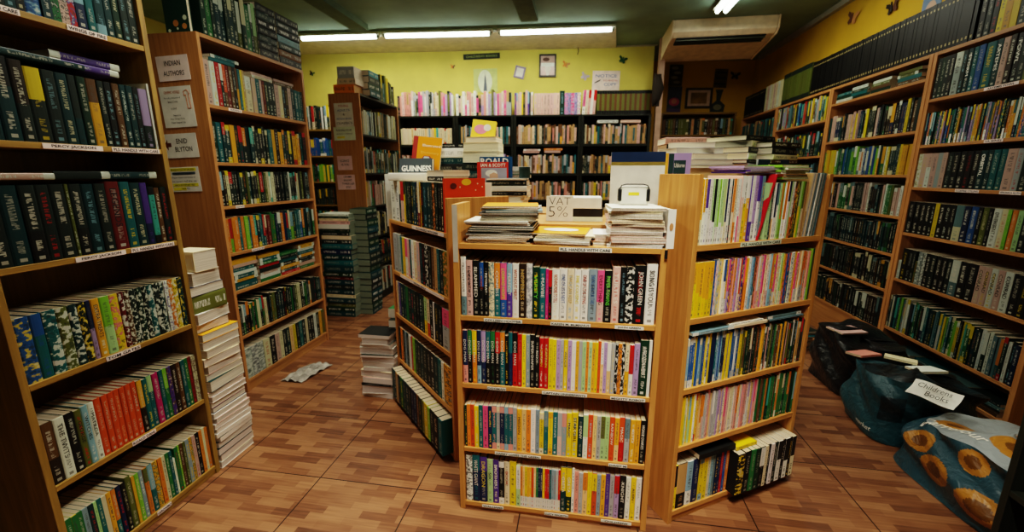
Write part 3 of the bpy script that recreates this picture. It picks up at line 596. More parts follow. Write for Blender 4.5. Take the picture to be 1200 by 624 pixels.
row(r0, 1.735, .03, w0, 'dk,1.1 dg,1 dk,1 bk,1 gy,1.7,s4,awh dk,1 dt,1.1|w:STORM te,1 bl,1.3 te,1.9 dt,1.2|w:ARTEMIS pp,1.2 db,1.1 bk,1.2|w:FOWL dk,1.1 ol,1.2 ye,1 yo,1 dk,1.2 dt,1 bk,1.2 te,1 dk,1 bk,1 dg,1', 'top row of the '+RN[0], hh=.225)
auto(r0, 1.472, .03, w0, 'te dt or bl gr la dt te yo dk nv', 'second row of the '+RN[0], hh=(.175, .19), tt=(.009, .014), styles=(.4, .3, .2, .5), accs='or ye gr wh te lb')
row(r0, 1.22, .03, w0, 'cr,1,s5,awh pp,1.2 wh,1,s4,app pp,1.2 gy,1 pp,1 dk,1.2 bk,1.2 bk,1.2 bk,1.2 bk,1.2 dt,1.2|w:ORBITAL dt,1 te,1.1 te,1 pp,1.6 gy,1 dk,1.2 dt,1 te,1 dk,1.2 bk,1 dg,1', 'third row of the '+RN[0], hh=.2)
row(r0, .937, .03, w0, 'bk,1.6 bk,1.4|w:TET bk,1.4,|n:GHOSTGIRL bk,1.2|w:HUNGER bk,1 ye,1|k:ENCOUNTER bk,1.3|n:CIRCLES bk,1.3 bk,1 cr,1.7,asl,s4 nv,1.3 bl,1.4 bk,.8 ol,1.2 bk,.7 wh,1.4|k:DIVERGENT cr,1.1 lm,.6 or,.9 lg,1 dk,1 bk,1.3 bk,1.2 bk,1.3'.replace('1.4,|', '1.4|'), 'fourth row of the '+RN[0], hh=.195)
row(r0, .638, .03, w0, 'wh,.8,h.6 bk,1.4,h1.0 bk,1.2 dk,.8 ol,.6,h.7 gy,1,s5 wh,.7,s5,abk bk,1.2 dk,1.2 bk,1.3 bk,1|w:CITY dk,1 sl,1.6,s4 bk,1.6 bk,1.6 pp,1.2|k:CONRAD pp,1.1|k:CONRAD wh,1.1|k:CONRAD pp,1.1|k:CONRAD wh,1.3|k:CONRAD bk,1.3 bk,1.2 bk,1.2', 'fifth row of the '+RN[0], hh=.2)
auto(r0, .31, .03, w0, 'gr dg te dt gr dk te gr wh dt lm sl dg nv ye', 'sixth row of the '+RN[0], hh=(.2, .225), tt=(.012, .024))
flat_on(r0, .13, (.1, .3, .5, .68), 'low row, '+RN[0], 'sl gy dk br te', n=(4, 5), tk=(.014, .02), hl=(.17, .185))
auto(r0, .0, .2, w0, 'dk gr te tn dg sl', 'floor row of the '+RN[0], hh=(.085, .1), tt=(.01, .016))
for z, a, b, py, tx in ((1.735, 1154, 1193, 102, 'ARTEMIS FOWL'), (1.472, 1154, 1176, 163, 'YA SERIES'), (1.22, 1120, 1148, 221, 'SUZANNE COLLINS'), (1.22, 1172, 1198, 223, 'VERONICA ROTH')): shelf_label(r0, lx(r0, a, py), lx(r0, b, py), z, tx, mat=PAPERP)
w1 = r1['W']-.03
flat_on(r1, 1.865, (.06, .26, .5, .76), 'top row, '+RN[1], 'dg te ol br wh', n=(3, 4), tk=(.018, .024), hl=(.18, .22))
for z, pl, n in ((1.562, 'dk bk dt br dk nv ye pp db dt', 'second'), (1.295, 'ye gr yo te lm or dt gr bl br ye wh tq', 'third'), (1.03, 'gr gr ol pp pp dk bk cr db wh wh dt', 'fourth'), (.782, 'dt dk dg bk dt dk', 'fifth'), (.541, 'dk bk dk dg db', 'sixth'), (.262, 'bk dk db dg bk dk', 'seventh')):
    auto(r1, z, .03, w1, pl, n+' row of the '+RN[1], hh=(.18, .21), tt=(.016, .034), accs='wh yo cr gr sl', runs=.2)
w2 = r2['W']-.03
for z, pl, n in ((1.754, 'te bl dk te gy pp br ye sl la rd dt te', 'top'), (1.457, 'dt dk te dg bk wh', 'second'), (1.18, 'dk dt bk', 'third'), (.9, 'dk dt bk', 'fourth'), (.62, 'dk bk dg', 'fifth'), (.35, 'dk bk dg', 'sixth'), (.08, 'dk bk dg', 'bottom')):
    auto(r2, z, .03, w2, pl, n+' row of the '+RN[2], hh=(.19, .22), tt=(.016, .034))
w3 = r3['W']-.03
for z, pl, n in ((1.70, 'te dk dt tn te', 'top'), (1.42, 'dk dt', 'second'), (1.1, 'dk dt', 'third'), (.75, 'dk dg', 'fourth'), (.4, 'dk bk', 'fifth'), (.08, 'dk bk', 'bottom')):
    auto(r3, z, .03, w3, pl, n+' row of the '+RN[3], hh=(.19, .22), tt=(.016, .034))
# sets standing on top of the right wall cases: one long local frame from far to near
top = dict(r3); top['mw'] = T(RWX, 6.2, 0) @ RZ(-PI/2); top['inv'] = top['mw'].inverted()
row(top, 2.0, .03, .62, ' '.join(['eb,1,s7']*14), 'furthest dark set, right wall top', hh=.26, dep=.18)
row(top, 2.0, .66, 1.08, ' '.join('cr pp wh cr pp cr wh cr'.split()), 'pale set, right wall top', hh=.27, dep=.2)
row(top, 2.0, 1.1, 1.66, ' '.join(['ol,1,s6,adk']*14), 'olive set, right wall top', hh=.3, dep=.2)
row(top, 2.0, 1.68, 3.36, ' '.join(['eb,1,s7']*62), 'black encyclopedia set, right wall top', hh=.285, dep=.2)
row(top, 2.0, 3.38, 4.02, 'bk,1 dk,1 bk,1 ye,.8 yo,1 ye,1 dk,1 te,1 bk,1 ye,1 gr,1 dk,1 bk,1 te,1 dk,1 bk,1 dk,1', 'near end of the right wall top', hh=.25, dep=.18)
# back wall
BF = WP+WN*.31
def bx_s(px): return (onplane(px, 150, BF, WN)-BF).dot(WD)
edges = [bx_s(v) for v in (466, 534, 602, 681, 763)]
bn = ['first', 'second', 'third', 'fourth']
bpal = ['pp cr wh gy pp dk tn la', 'te pp sa gy la cr dk br tn', 'pp tn cr sa br pp tn dk yo gy', 'pp sa tn cr dg br dk tn ye']
for k in range(4):
    p = BF+WD*edges[k]; W = edges[k+1]-edges[k]-.004
    cs = case(f'black framed wall bookcase of pale paperbacks, {bn[k]} from left along the back', p.x, p.y, 5, W, .295, [.33, .65, .98, 1.31, 1.665], 2.01, BLACKW, BLACKX, group='black bookcases along the back wall', tt=.03, st=.03)
    for z, n in ((1.665, 'upper'), (1.31, 'middle'), (.98, 'lower'), (.65, 'low')):
        if k == 0 and z == 1.665: auto(cs, z, .034, W-.034, 'cr pe cr cr pe', f'{n} row of the {bn[k]} back wall bookcase', hh=(.19, .2), tt=(.02, .03)); continue
        auto(cs, z, .034, W-.034, bpal[k]+' tn te dk br', f'{n} row of the {bn[k]} back wall bookcase', hh=(.2, .235), tt=(.015, .03), styles=(.1, .4, .1, .3), accs='pp tn cr br gy dk')
    if k == 3: flat_on(cs, 1.91, (.2, .48), 'upper row, fourth back bookcase', 'wh pp', n=(1, 1), tk=(.03, .035), hl=(.2, .26))
    if k == 2: flat_on(cs, 1.56, (.12, .38), 'middle row, third back bookcase', 'pe pp or', n=(1, 2), tk=(.02, .03), hl=(.2, .24))
    tr = f'top of {bn[k]} back bookcase'
    if k < 2: auto(cs, 2.01, 0.01, W-.01, 'pp wh gy dk sa pk cr la ol te wh gy', tr, hh=(.23, .3), tt=(.018, .034), styles=(.1, .4, .3, .1), accs='pp tn cr dk gy sa')
    elif k == 2: auto(cs, 2.01, .01, .24, 'pp or dk cr wh ye pu', tr, hh=(.24, .29)); row(cs, 2.01, .25, W-.01, 'pp,1 pp,1 pp,1 pp,1 pp,1 pp,1 pp,1 pp,1 dg,1.6,h1.1 la,1,apk,s5 la,1,abl,s5 pk,1,alb,s5 la,1,abl,s5 wh,1,apk,s5', 'right part, '+tr, hh=.25, lean=.0)
    else: row(cs, 2.01, .005, .16, 'wh,1,apk,s4 cr,1 pp,1,ard,s4 wh,1 pp,1,ard,s4', tr, hh=.28, lean=.06); row(cs, 2.01, .18, W-.005, ' '.join(['ol,1,abk,s6', 'br,1,abk,s6']*11), 'brown volume set, '+tr, hh=.27)
p = BF+WD*(edges[0]-1.55)
b5 = case('oak bookcase at the far left of the back wall', p.x, p.y, 5, 1.5, .295, [.3, .6, .9, 1.2, 1.53], 1.86, OLIVEW, OLIVEX, tt=.03)
for z, pl, n in ((1.53, 'bl bl te bl', 'upper'), (1.2, 'ye lm te gr dg', 'middle'), (.9, 'dk bk', 'lower'), (.6, 'dk bk', 'low')): auto(b5, z, .034, 1.46, pl, n+' row of the far left back bookcase', hh=(.2, .23), tt=(.03, .05) if z > 1.5 else (.018, .03))
auto(b5, 1.86, .02, 1.48, 'wh dk gy cr dt wh', 'row on top of the far left back bookcase', hh=(.25, .3), tt=(.02, .034))
# alcove bookcase
q = at(776, 140, 6.28); al = case('low olive bookcase against the alcove wall under the posters', q.x, 6.36, 5, 1.0, .26, [1.3, 1.56, 1.83], 2.12, OLIVEW, OLIVEX)
auto(al, 1.83, .03, .97, 'ol br ol dk tn', 'top row of the alcove bookcase', hh=(.2, .22), tt=(.03, .04)); auto(al, 1.56, .03, .97, 'ol br dk tn pp', 'second row of the alcove bookcase')
# dark bookcase end in the near right corner
case('dark bookcase end cut off by the lower right corner', 1.26, 1.30, -90, .9, .5, [.05, .4, .8, 1.2, 1.6], 2.0, BLACKW, BLACKX)
#PART3
# ------------------------------------------------------------------ floor piles
PC = (.80, .70, .60)
pc_ = 'white pile beside near left bookcase'
sp_l = [('wh', .03, .19, .14, -90), ('cr', .032, .19, .14, -90), ('dt', .034, .195, .145, -90), ('dt', .03, .195, .145, -90), ('dg', .022, .19, .14, -90), ('wh', .02, .19, .14, -90), ('pp', .022, .19, .14, -90), ('wh', .024, .19, .14, -90), ('pp', .024, .19, .14, -90),
      ('wh', .026, .19, .14, -90), ('nv', .024, .19, .14, -90), ('pp', .026, .19, .14, -90), ('wh', .026, .19, .14, -90), ('pp', .022, .19, .14, -90), ('dt', .05, .195, .145, -90), ('cr', .028, .19, .14, -90), ('pp', .036, .185, .14, -90), ('cr', .036, .185, .14, -90), ('cr', .036, .185, .14, -90), ('wh', .036, .185, .14, -90), ('yo', .034, .185, .14, -90)]
zt = pile(-1.625, 1.535, 0, sp_l, pc_, page=PC)
zt = pile(-1.64, 1.53, zt, [('dk', .04, .17, .13, -90), ('wh', .046, .18, .14, -90), ('ol', .075, .17, .14, 90), ('nv', .04, .17, .13, -90), ('wh', .058, .14, .12, -90), ('cr', .085, .135, .11, 0)], 'mixed heap beside near left bookcase', page=PC, yawj=6)
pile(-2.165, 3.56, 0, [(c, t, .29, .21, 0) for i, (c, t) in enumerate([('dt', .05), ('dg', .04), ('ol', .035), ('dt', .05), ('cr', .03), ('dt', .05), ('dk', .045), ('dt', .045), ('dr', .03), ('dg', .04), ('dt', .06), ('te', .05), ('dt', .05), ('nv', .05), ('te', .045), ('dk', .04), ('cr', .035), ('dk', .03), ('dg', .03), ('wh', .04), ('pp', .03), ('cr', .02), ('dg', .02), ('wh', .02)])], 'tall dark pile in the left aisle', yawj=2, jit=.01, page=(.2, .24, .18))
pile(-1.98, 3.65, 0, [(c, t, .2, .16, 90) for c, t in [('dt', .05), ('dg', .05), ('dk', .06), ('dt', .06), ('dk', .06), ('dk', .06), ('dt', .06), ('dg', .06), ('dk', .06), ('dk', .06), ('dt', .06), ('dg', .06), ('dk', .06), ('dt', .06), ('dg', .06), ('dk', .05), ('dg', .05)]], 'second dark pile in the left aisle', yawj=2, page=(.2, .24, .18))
ph = 'white pile beside left island bookcase'
zt = pile(-1.14, 2.20, 0, [('wh', .028, .205, .15, 180), ('wh', .05, .205, .15, 180), ('bk', .014, .2, .15, 0), ('pp', .034, .205, .15, 180), ('cr', .04, .205, .15, 180), ('wh', .022, .2, .15, 180), ('pp', .03, .2, .15, 180), ('wh', .036, .21, .15, 180), ('dk', .012, .2, .15, 180), ('wh', .04, .205, .15, 180), ('gy', .022, .19, .14, 180), ('wh', .038, .16, .14, 180), ('bk', .02, .19, .15, 180)], ph, page=(.82, .74, .7), jit=.01, yawj=5)
pile(-1.03, 2.33, 0, [('dk', .07, .2, .15, 90), ('bk', .06, .2, .15, 90), ('dg', .07, .2, .15, 90), ('dk', .07, .2, .15, 90), ('bk', .07, .2, .15, 90), ('dk', .06, .2, .15, 90), ('dk', .05, .2, .15, 90), ('gr', .055, .17, .14, 180)], 'dark pile beside left island bookcase', page=(.78, .72, .62))
# things on top of the left aisle cases
pq, pq2 = at(194, 30, 2.075), at(222, 30, 2.075)
o = cover_book('dark green picture book with orange ornaments standing face-out on the tall left bookcase', T(pq.x, 2.075, 2.0105), pq2.x-pq.x, .24, .02, '24463a')
for fx, fz, fr in ((.45, .045, .016), (.8, .03, .014), (.85, .07, .012), (.15, .012, .008), (.5, .02, .006)): shape(o, disc((pq2.x-pq.x)*fx, fz, fr, fr, 16), plain('pale_orange_print', 'c98a48', .6) if fr > .013 else PAPERG)
for a_, b_, cols_, nm in ((306, 327, 'bk bk dk bk bk dk bk', 'first black set on tall left bookcase'), (328, 353, 'bk br dk sl bk dk bk', 'second black set on tall left bookcase')):
    s0, s1 = lx(lb, a_, 60), lx(lb, b_, 60); pile(-2.06, 2.06+(s0+s1)/2, 2.011, [(c_, .042, s1-s0-.004, .19, 90) for c_ in cols_.split()], nm, jit=.002, yawj=.5)
zt = pile(-2.20, 3.96, 2.031, [('or', .075, .20, .22, 0)], 'heap on the back left aisle bookcase', jit=0, page=(.6, .35, .15))
zt = pile(-2.17, 3.95, zt, [('cr', .05, .18, .2, 0), ('gy', .1, .16, .2, 0)], 'upper heap on the back left aisle bookcase', jit=.002)
pile(-2.10, 4.13, 2.031, [('dt', .06, .2, .14, 90), ('dg', .06, .2, .14, 90), ('dk', .06, .2, .14, 90), ('te', .05, .2, .14, 90)], 'dark heap on the back left aisle bookcase')
auto(d3, 2.03, .42, .8, 'dk dg ye te ol bk', 'top of the '+D3, hh=(.16, .27), tt=(.02, .05))
# crumpled paper on the floor
q = atz(360, 438, 0); mb = MB()
mb.grid(lambda u, v: (q.x-.1+.15*u+.05*v, q.y-.13+.27*v, .004+.02*abs(math.sin(u*9+v*5))*math.sin(PI*u)+.018*abs(math.cos(v*11-u*3))*math.sin(PI*v)), 14, 16)
tag(mb.build('crumpled_paper', plain('grey_newsprint', 'a09a90', .8, .2, 22)), 'crumpled grey paper lying on the floor of the left aisle', 'paper')
# ------------------------------------------------------------------ things on the island
def mags(x, y, z, n, w, d, tk, cols, grp, where, yaw=0, jit=.012, pages=True, top=None):
    zz = z; r_ = random.Random(int(x*1000)+n)
    for i in range(n):
        t = tk*r_.uniform(.8, 1.2); ww = w*r_.uniform(.93, 1.0); dd = d*r_.uniform(.94, 1.0)
        code = cols[(i*7+r_.randint(0, 1)) % len(cols)] if not (top and i == n-1) else top
        o = thing('magazine', f"{COL[code][1]} covered magazine, {ordinal(n-i)} from the top of the {where}", 'magazine', T(x+r_.uniform(-jit, jit), y+r_.uniform(-jit, jit)*.5, zz+.0004) @ RZ(R(yaw+r_.uniform(-4, 4))), grp)
        col = jitter(COL[code][0], .1); e = min(.0009, t*.15); mb = MB()
        mb.box(-ww/2, ww/2, -dd/2, dd/2, 0, e, col=col); mb.box(-ww/2, ww/2, -dd/2, dd/2, t-e, t, col=col); mb.box(-ww/2, -ww/2+.001, -dd/2, dd/2, e, t-e, col=col)
        mb.build('cover', COVER, o); mb = MB(); pcx = r_.choice([(.75, .66, .52), (.66, .6, .5), (.8, .75, .66), (.55, .45, .36)])
        mb.box(-ww/2+.0012, ww/2-.0008, -dd/2+.0006, dd/2-.0006, e+.0001, t-e-.0001, col=pcx); mb.build('page_block', PAGE, o)
        zz += t+.0007
    return zz, o
gm = 'magazine piles on top of the middle front bookcase'
zt, _ = mags(-.275, 1.50, 1.066, 11, .225, .19, .0062, ['dk', 'wh', 'pp', 'bk', 'cr', 'br', 'gy'], gm, 'wide dark magazine pile')
zt, o_ = mags(-.245, 1.515, zt, 7, .205, .19, .0062, ['gy', 'dk', 'cr', 'wh', 'sl'], gm, 'upper left magazine pile', yaw=3, top='am')
zt, o_ = mags(-.055, 1.49, 1.066, 6, .19, .19, .0066, ['wh', 'cr', 'pp', 'wh'], gm, 'low yellow topped magazine pile', yaw=-3, top='am')
mb = MB(); mb.prism(disc(0, 0, .062, .04), .0068, .0075); mb.build('cover_picture', PAPERW, o_)
mags(.075, 1.50, 1.066, 5, .06, .16, .0068, ['pp', 'wh', 'la'], gm, 'narrow pink pile beside cream pile', jit=.004)
zt, _ = mags(.178, 1.49, 1.066, 15, .175, .2, .0078, ['cr', 'wh', 'pp', 'wh'], gm, 'tall cream page pile', jit=.006, top='wh')
# white box file with black clips on the page pile
o = thing('box_file', 'white box file with black corner clips and yellow label on page pile', 'box file', T(.13, 1.52, zt+.001))
mb = MB(); w_, h_ = .098, .064; mb.box(0, w_, 0, .03, 0, h_); mb.build('box', PAPERW, o, bevel=.004)
for xx_ in (-.004, w_-.008):
    mb = MB(); mb.box(xx_, xx_+.012, -.004, .034, .012, h_-.01); mb.build('clip', plain('black_plastic', '141414', .35), o, bevel=.003)
mb = MB(); mb.tube([(-.002, -.003, .05), (.006, -.004, h_+.002), (.02, -.004, h_+.006), (w_-.02, -.004, h_+.006), (w_-.006, -.004, h_+.002), (w_+.002, -.003, .05)], .002, 8); mb.build('rim', plain('black_plastic', '141414', .35), o)
patch(o, .03, .066, .032, .043, plain('yellow_sticker', 'e9d43a', .6), 'label')
# large white pad standing behind with navy head
p0 = at(714, 240, 1.66); p1 = at(776, 240, 1.66); w_ = p1.x-p0.x
o = thing('desk_pad', 'large white calendar pad with navy and olive head band, standing upright', 'pad', T(p0.x, 1.672, 1.116))
o.matrix_world = T(p0.x, 1.655, 1.1155) @ RX(R(-1)); ht = at(740, 178, 1.66).z-1.116
mb = MB(); mb.box(0, w_, 0, .012, 0, ht); mb.build('board', PAPERW, o)
patch(o, 0, w_, ht-.036, ht, plain('navy_print', '122c52', .5), 'head_band'); patch(o, 0, w_, ht-.048, ht-.0362, plain('olive_print', '8d7a34', .5), 'stripe')
# white book at the right end
o = cover_book('thin white book standing at the right end of the magazine piles', T(.272, 1.39, 1.0665) @ RZ(R(6)), .024, .125, .17, 'wh'); shape(o, disc(.012, .07, .006, .012), plain('tan_print', 'c08a5a'), 'cover_picture')
# tablet hand-lettered sale sign on a pale box
p0 = at(640, 262, 1.70); p1 = at(706, 262, 1.70); p2 = at(671, 262, 1.70); zb = 1.1155; ztop = at(660, 231, 1.70).z; wB = p1.x-p0.x; hB = ztop-zb
o = thing('storage_box', 'low white box with black lower side, behind the magazines', 'box', T(p0.x, 1.70, zb))
mb = MB(); mb.box(.004, wB, .002, .15, .0, .018); mb.build('base', PAPERG, o); mb = MB(); mb.box(.006, wB, .004, .15, .0185, .05); mb.build('lower_side', plain('black_plastic', '141414', .35), o)
mb = MB(); mb.box(.004, wB-.006, .0, .15, .0505, hB-.002); mb.build('lid', PAPERW, o, bevel=.002)
sw = p2.x-p0.x
o = thing('sale_sign', 'hand lettered white paper sign reading five percent, on the low white box', 'sign', T(p0.x, 1.697, zb) @ RX(R(-1)))
mb = MB(); mb.box(0, sw, -.0012, 0, 0, hB+.004); mb.build('paper', PAPERW, o)
letter('5%', sw*.72, hB*.42, INK, o, T(sw*.45, -.002, hB*.40) @ FRONT, bold=-.02); letter('VAT', sw*.8, hB*.3, INK, o, T(sw*.5, -.002, hB*.83) @ FRONT, bold=-.02)
# pile of black and white books in the island centre
xm = (at(568, 240, 2.10).x+at(622, 240, 2.10).x)/2
pi_ = 'black and white pile in island middle'
zt = pile(xm-.01, 2.14, 1.1155, [(c, .0108, .165, .14, 180) for c in ('wh', 'cr', 'bk', 'wh', 'pe', 'wh', 'cr')], 'cream pile in the island middle', page=(.8, .74, .6), jit=.008)
zt = pile(xm, 2.14, zt, [('bk', .017, .2, .14, 0), ('wh', .028, .2, .14, 0), ('dk', .026, .2, .14, 0), ('gy', .008, .19, .14, 180)], pi_, jit=.003, yawj=1)
zS = zt
p0 = at(558, 215, 2.14); p1 = at(597, 215, 2.14); hh2 = at(575, 184, 2.24).z-1.1157
o = cover_book('dark blue book with large white author lettering, standing on the black and white pile', T(p0.x, 2.224, 1.1157), p1.x-p0.x, hh2, .016, '1d4f7a')
letter('ROALD', (p1.x-p0.x)*.86, hh2*.12, INKW, o, T((p1.x-p0.x)*.46, -.0015, hh2*.915) @ FRONT, bold=.03, name='cover_title')
p0 = at(553, 215, 2.1); p1 = at(591, 215, 2.1); w2_ = p1.x-p0.x; h2_ = at(575, 190, 2.215).z-1.1157
o = cover_book('red bordered magazine with grey portrait of a white-haired person', T(p0.x, 2.215, 1.1157), w2_, h2_, .006, 'c8321f', name='magazine'); o['category'] = 'magazine'
patch(o, w2_*.13, w2_*.95, .004, h2_*.88, plain('grey_print', '9b95a0', .6)); shape(o, disc(w2_*.46, h2_*.765, w2_*.19, h2_*.075), plain('white_hair_print', 'ded8cc', .7), y=-.0016)
shape(o, [(w2_*.40, h2_*.74), (w2_*.42, h2_*.6), (w2_*.56, h2_*.56), (w2_*.68, h2_*.64), (w2_*.67, h2_*.75), (w2_*.54, h2_*.785)], plain('skin_print', 'c69a7c', .6), y=-.0022)
letter('IAN & SCOTT', w2_*.8, h2_*.07, INKW, o, T(w2_*.52, -.0016, h2_*.935) @ FRONT, bold=.02, name='cover_title')
# dark canister
q = at(614.5, 224, 2.14); mb = MB(); o = thing('canister', 'dark green cylindrical canister standing on the black and white pile', 'canister', T(q.x, 2.14, zS+.001)); rC = .028; hC = at(614, 196, 2.14).z-zS
mb.tube([(0, 0, 0), (0, 0, hC*.86)], rC, 24); mb.build('body', plain('dark_green_tin', '1f3a36', .35), o, smooth=False); mb = MB(); mb.tube([(0, 0, hC*.865), (0, 0, hC*.97), (0, 0, hC)], [rC*1.03, rC*1.03, rC*.9], 24); mb.build('lid', plain('dark_green_tin', '1f3a36', .35), o)
# orange red book face, white flat book
w_ = .19; hh3 = .222
o = cover_book('orange red book with yellow blotch, front cover showing at the left island bookcase end', cl['mw'] @ T(.692, .006, 1.0605) @ RZ(PI/2), w_, hh3, .018, 'e0481c')
shape(o, disc(w_*.52, hh3*.93, w_*.12, hh3*.06), plain('yellow_print', 'efc22a', .6)); shape(o, disc(w_*.2, hh3*.86, w_*.08, hh3*.055), plain('dark_red_print', '5a1712', .6), y=-.0018)
for fx, fz in ((.8, .9), (.92, .84), (.75, .78), (.36, .84)): shape(o, disc(w_*fx, hh3*fz, .003, .003, 10), PAPERW, y=-.0018)
# flat books laid over the left island top row
zL = 1.06+.207
pl_ = 'flat books laid over the left island bookcase'
pile(-.60, 1.885, zL, [('bk', .022, .16, .13, -46), ('wh', .026, .17, .13, 134)], 'flat heap, middle of left island top', jit=.001, yawj=0)
pile(-.86, 2.13, zL, [('wh', .038, .21, .15, -6)], 'flat heap, left end of island top', yawj=0, jit=0)
gx = at(466, 188, 2.18); 
o = cover_book('black and grey records book with big white capital lettering, lying behind cream book', T(gx.x, 2.19, zL+.04) @ RX(R(-8)), .185, .075, .03, '4a5257'); letter('GUINNESS', .165, .032, INKW, o, T(.097, -.0015, .022) @ FRONT, bold=.03, name='cover_title')
p0 = at(480, 200, 2.24); w_ = .16
hh4 = .235
o = cover_book('orange dictionary with red spine and a small car on the front, standing', T(p0.x+.0, 2.23, 1.272) @ RY(R(6)) @ RX(R(-9)), w_, hh4, .04, 'e8940f')
patch(o, 0, .026, 0, hh4, plain('dark_red_cloth', 'a32a1c', .6), 'spine_cloth'); letter('Illustrated', .1, .014, INKW, o, T(.105, -.0015, hh4-.045) @ FRONT, name='cover_title'); letter('Dictionary', .1, .016, plain('pale_orange_ink', 'f3bf6a', .6), o, T(.1, -.0015, hh4-.085) @ FRONT, name='cover_title')
shape(o, [(.045, .1), (.125, .1), (.13, .115), (.112, .12), (.103, .134), (.068, .134), (.058, .12), (.043, .115)], plain('car_red_print', '9c2f38', .5), 'cover_picture'); shape(o, [(.066, .121), (.102, .121), (.097, .131), (.072, .131)], plain('pale_window_print', 'c7d3d6', .5), 'cover_picture', y=-.0018)
for x_ in (.06, .11): shape(o, disc(x_, .1, .008, .008, 14), plain('black_print', '141414', .6), 'cover_picture', y=-.0024)
# tall heap behind with page edges towards the room
q = at(566, 186, 2.28); zz = 1.1155
zz = pile(q.x-.01, 2.33, zz, [('dt', .05, .2, .15, 0), ('br', .05, .2, .15, 0), ('dk', .05, .2, .15, 0), ('dt', .05, .2, .15, 0), ('dk', .04, .2, .15, 0)], 'low dark heap behind portrait magazine', jit=.003)
zz = pile(q.x, 2.32, zz, [('wh', .055, .19, .15, 180), ('cr', .045, .19, .15, 180), ('pe', .03, .17, .14, 180)], 'page heap behind portrait magazine', jit=.006, page=(.85, .78, .58))
pile(q.x-.17, 2.34, 1.1155, [('dk', .05, .16, .13, 0), ('bk', .05, .16, .13, 0), ('dt', .05, .16, .13, 0), ('dk', .035, .16, .13, 0), ('bk', .05, .16, .13, 0), ('dt', .03, .16, .13, 0), ('wh', .05, .16, .13, 0), ('bk', .024, .16, .13, 0)], 'dark heap left of the page heap', jit=.004)
o = cover_book('yellow comic book with pink picture leaning on top of the page heap', T(q.x-.075, 2.31, zz+.001) @ RY(R(7)) @ RX(R(-12)), .13, .10, .02, 'f2d24a')
shape(o, disc(.05, .05, .035, .025), plain('pink_print', 'e58aa8', .6)); shape(o, disc(.085, .062, .02, .018), PAPERW, y=-.0018)
mags(q.x+.17, 2.34, 1.1155, 11, .14, .12, .02, ['gr', 'pe', 'wh', 'or'], 'books beside the page heap', 'short heap right of the page heap')
# ---- right island top: heaps of pale books on the case behind
gx_ = 'heap behind the right island bookcase'
def rp(px, py, Y): p = at(px, py, Y); return p.x, p.y
x, y = rp(815, 200, 1.88)
zz = pile(x+.03, y, 1.272, [('tn', .05, .22, .16, 200)], 'kraft heap foot behind right side panel', page=(.74, .5, .24), yawj=2)
zz = pile(x+.03, y, zz, [('wh', .012, .22, .16, 200), ('wh', .02, .22, .16, 200), ('wh', .022, .21, .15, 200)], 'pale heap on the right island, left', page=(.85, .76, .55), yawj=3)
pile(x-.03, y+.0, zz, [('wh', .02, .2, .15, 195), ('wh', .02, .17, .14, 170)], 'white heap over right island side panel', page=(.88, .82, .66))
x, y = rp(858, 200, 1.93)
zz = pile(x-.02, y, 1.272, [('or', .045, .21, .21, 55)], 'kraft coloured heap foot on right island', page=(.72, .46, .2), yawj=1)
zz = pile(x-.02, y, zz, [('gy', .022, .2, .2, 55), ('bk', .014, .2, .2, 57), ('wh', .024, .2, .2, 54), ('bk', .022, .2, .2, 56)], 'pale heap on the right island, middle', page=(.86, .72, .46), yawj=3)
pile(x+.03, y+.05, zz, [('cr', .026, .2, .18, 50), ('bk', .02, .2, .18, 40)], 'upper cream heap on the right island', page=(.86, .78, .56))
x, y = rp(893, 205, 1.95)
zz = pile(x+.01, y, 1.288, [('wh', .014, .19, .15, 40), ('bk', .036, .2, .15, 42), ('br', .014, .19, .15, 40), ('cr', .02, .2, .15, 44), ('bk', .026, .2, .15, 42), ('db', .02, .2, .15, 40)], 'black spined heap on the right island', jit=.006)
x, y = rp(806, 160, 2.15)
zz = pile(x-.01, y+.05, 1.272, [('dk', .05, .2, .15, 10), ('tn', .05, .2, .15, 195), ('or', .03, .19, .14, 20), ('dk', .03, .19, .14, 15), ('pp', .03, .2, .14, 8)], 'far left heap on the right island', page=(.85, .78, .62), yawj=8)
x, y = rp(846, 165, 2.2)
zz = pile(x+.02, y+.06, 1.272, [('dk', .05, .2, .15, 10), ('tn', .05, .2, .15, 195), ('ye', .03, .2, .15, 195), ('cr', .03, .2, .15, 200), ('bk', .028, .2, .15, 30)], 'far middle heap on the right island', page=(.85, .78, .62), yawj=8)
pile(x+.13, y+.09, 1.272, [('dk', .06, .2, .15, 10), ('tn', .06, .2, .15, 195), ('wh', .032, .2, .15, 195), ('cr', .036, .2, .15, 200)], 'far right heap on the right island', page=(.88, .8, .64), yawj=8)
# purple picture book face-out
p0 = at(783, 205, 1.62); p1 = at(815, 205, 1.62); w_ = p1.x-p0.x; ztop = at(800, 178, 1.62).z
o = cover_book('lilac and dark teal puzzle book standing face-out behind the side panel', T(p0.x, 1.66, 1.076) @ RZ(R(4)), w_, ztop-1.1155, .02, 'a892c4'); hz = ztop-1.1155
patch(o, 0, w_*.12, 0, hz, plain('amber_print', 'd9a22e', .6), 'spine_cloth'); patch(o, w_*.13, w_*.33, 0, hz-.002, plain('dark_teal_print', '15363a', .6)); patch(o, w_*.34, w_*.8, hz*.7, hz*.9, plain('dark_teal_print', '15363a', .6)); letter('Usborne', w_*.4, .016, INKW, o, T(w_*.56, -.0018, hz*.83) @ FRONT, name='cover_title')
o.matrix_world = T(p0.x+.005, 1.72, 1.1155)
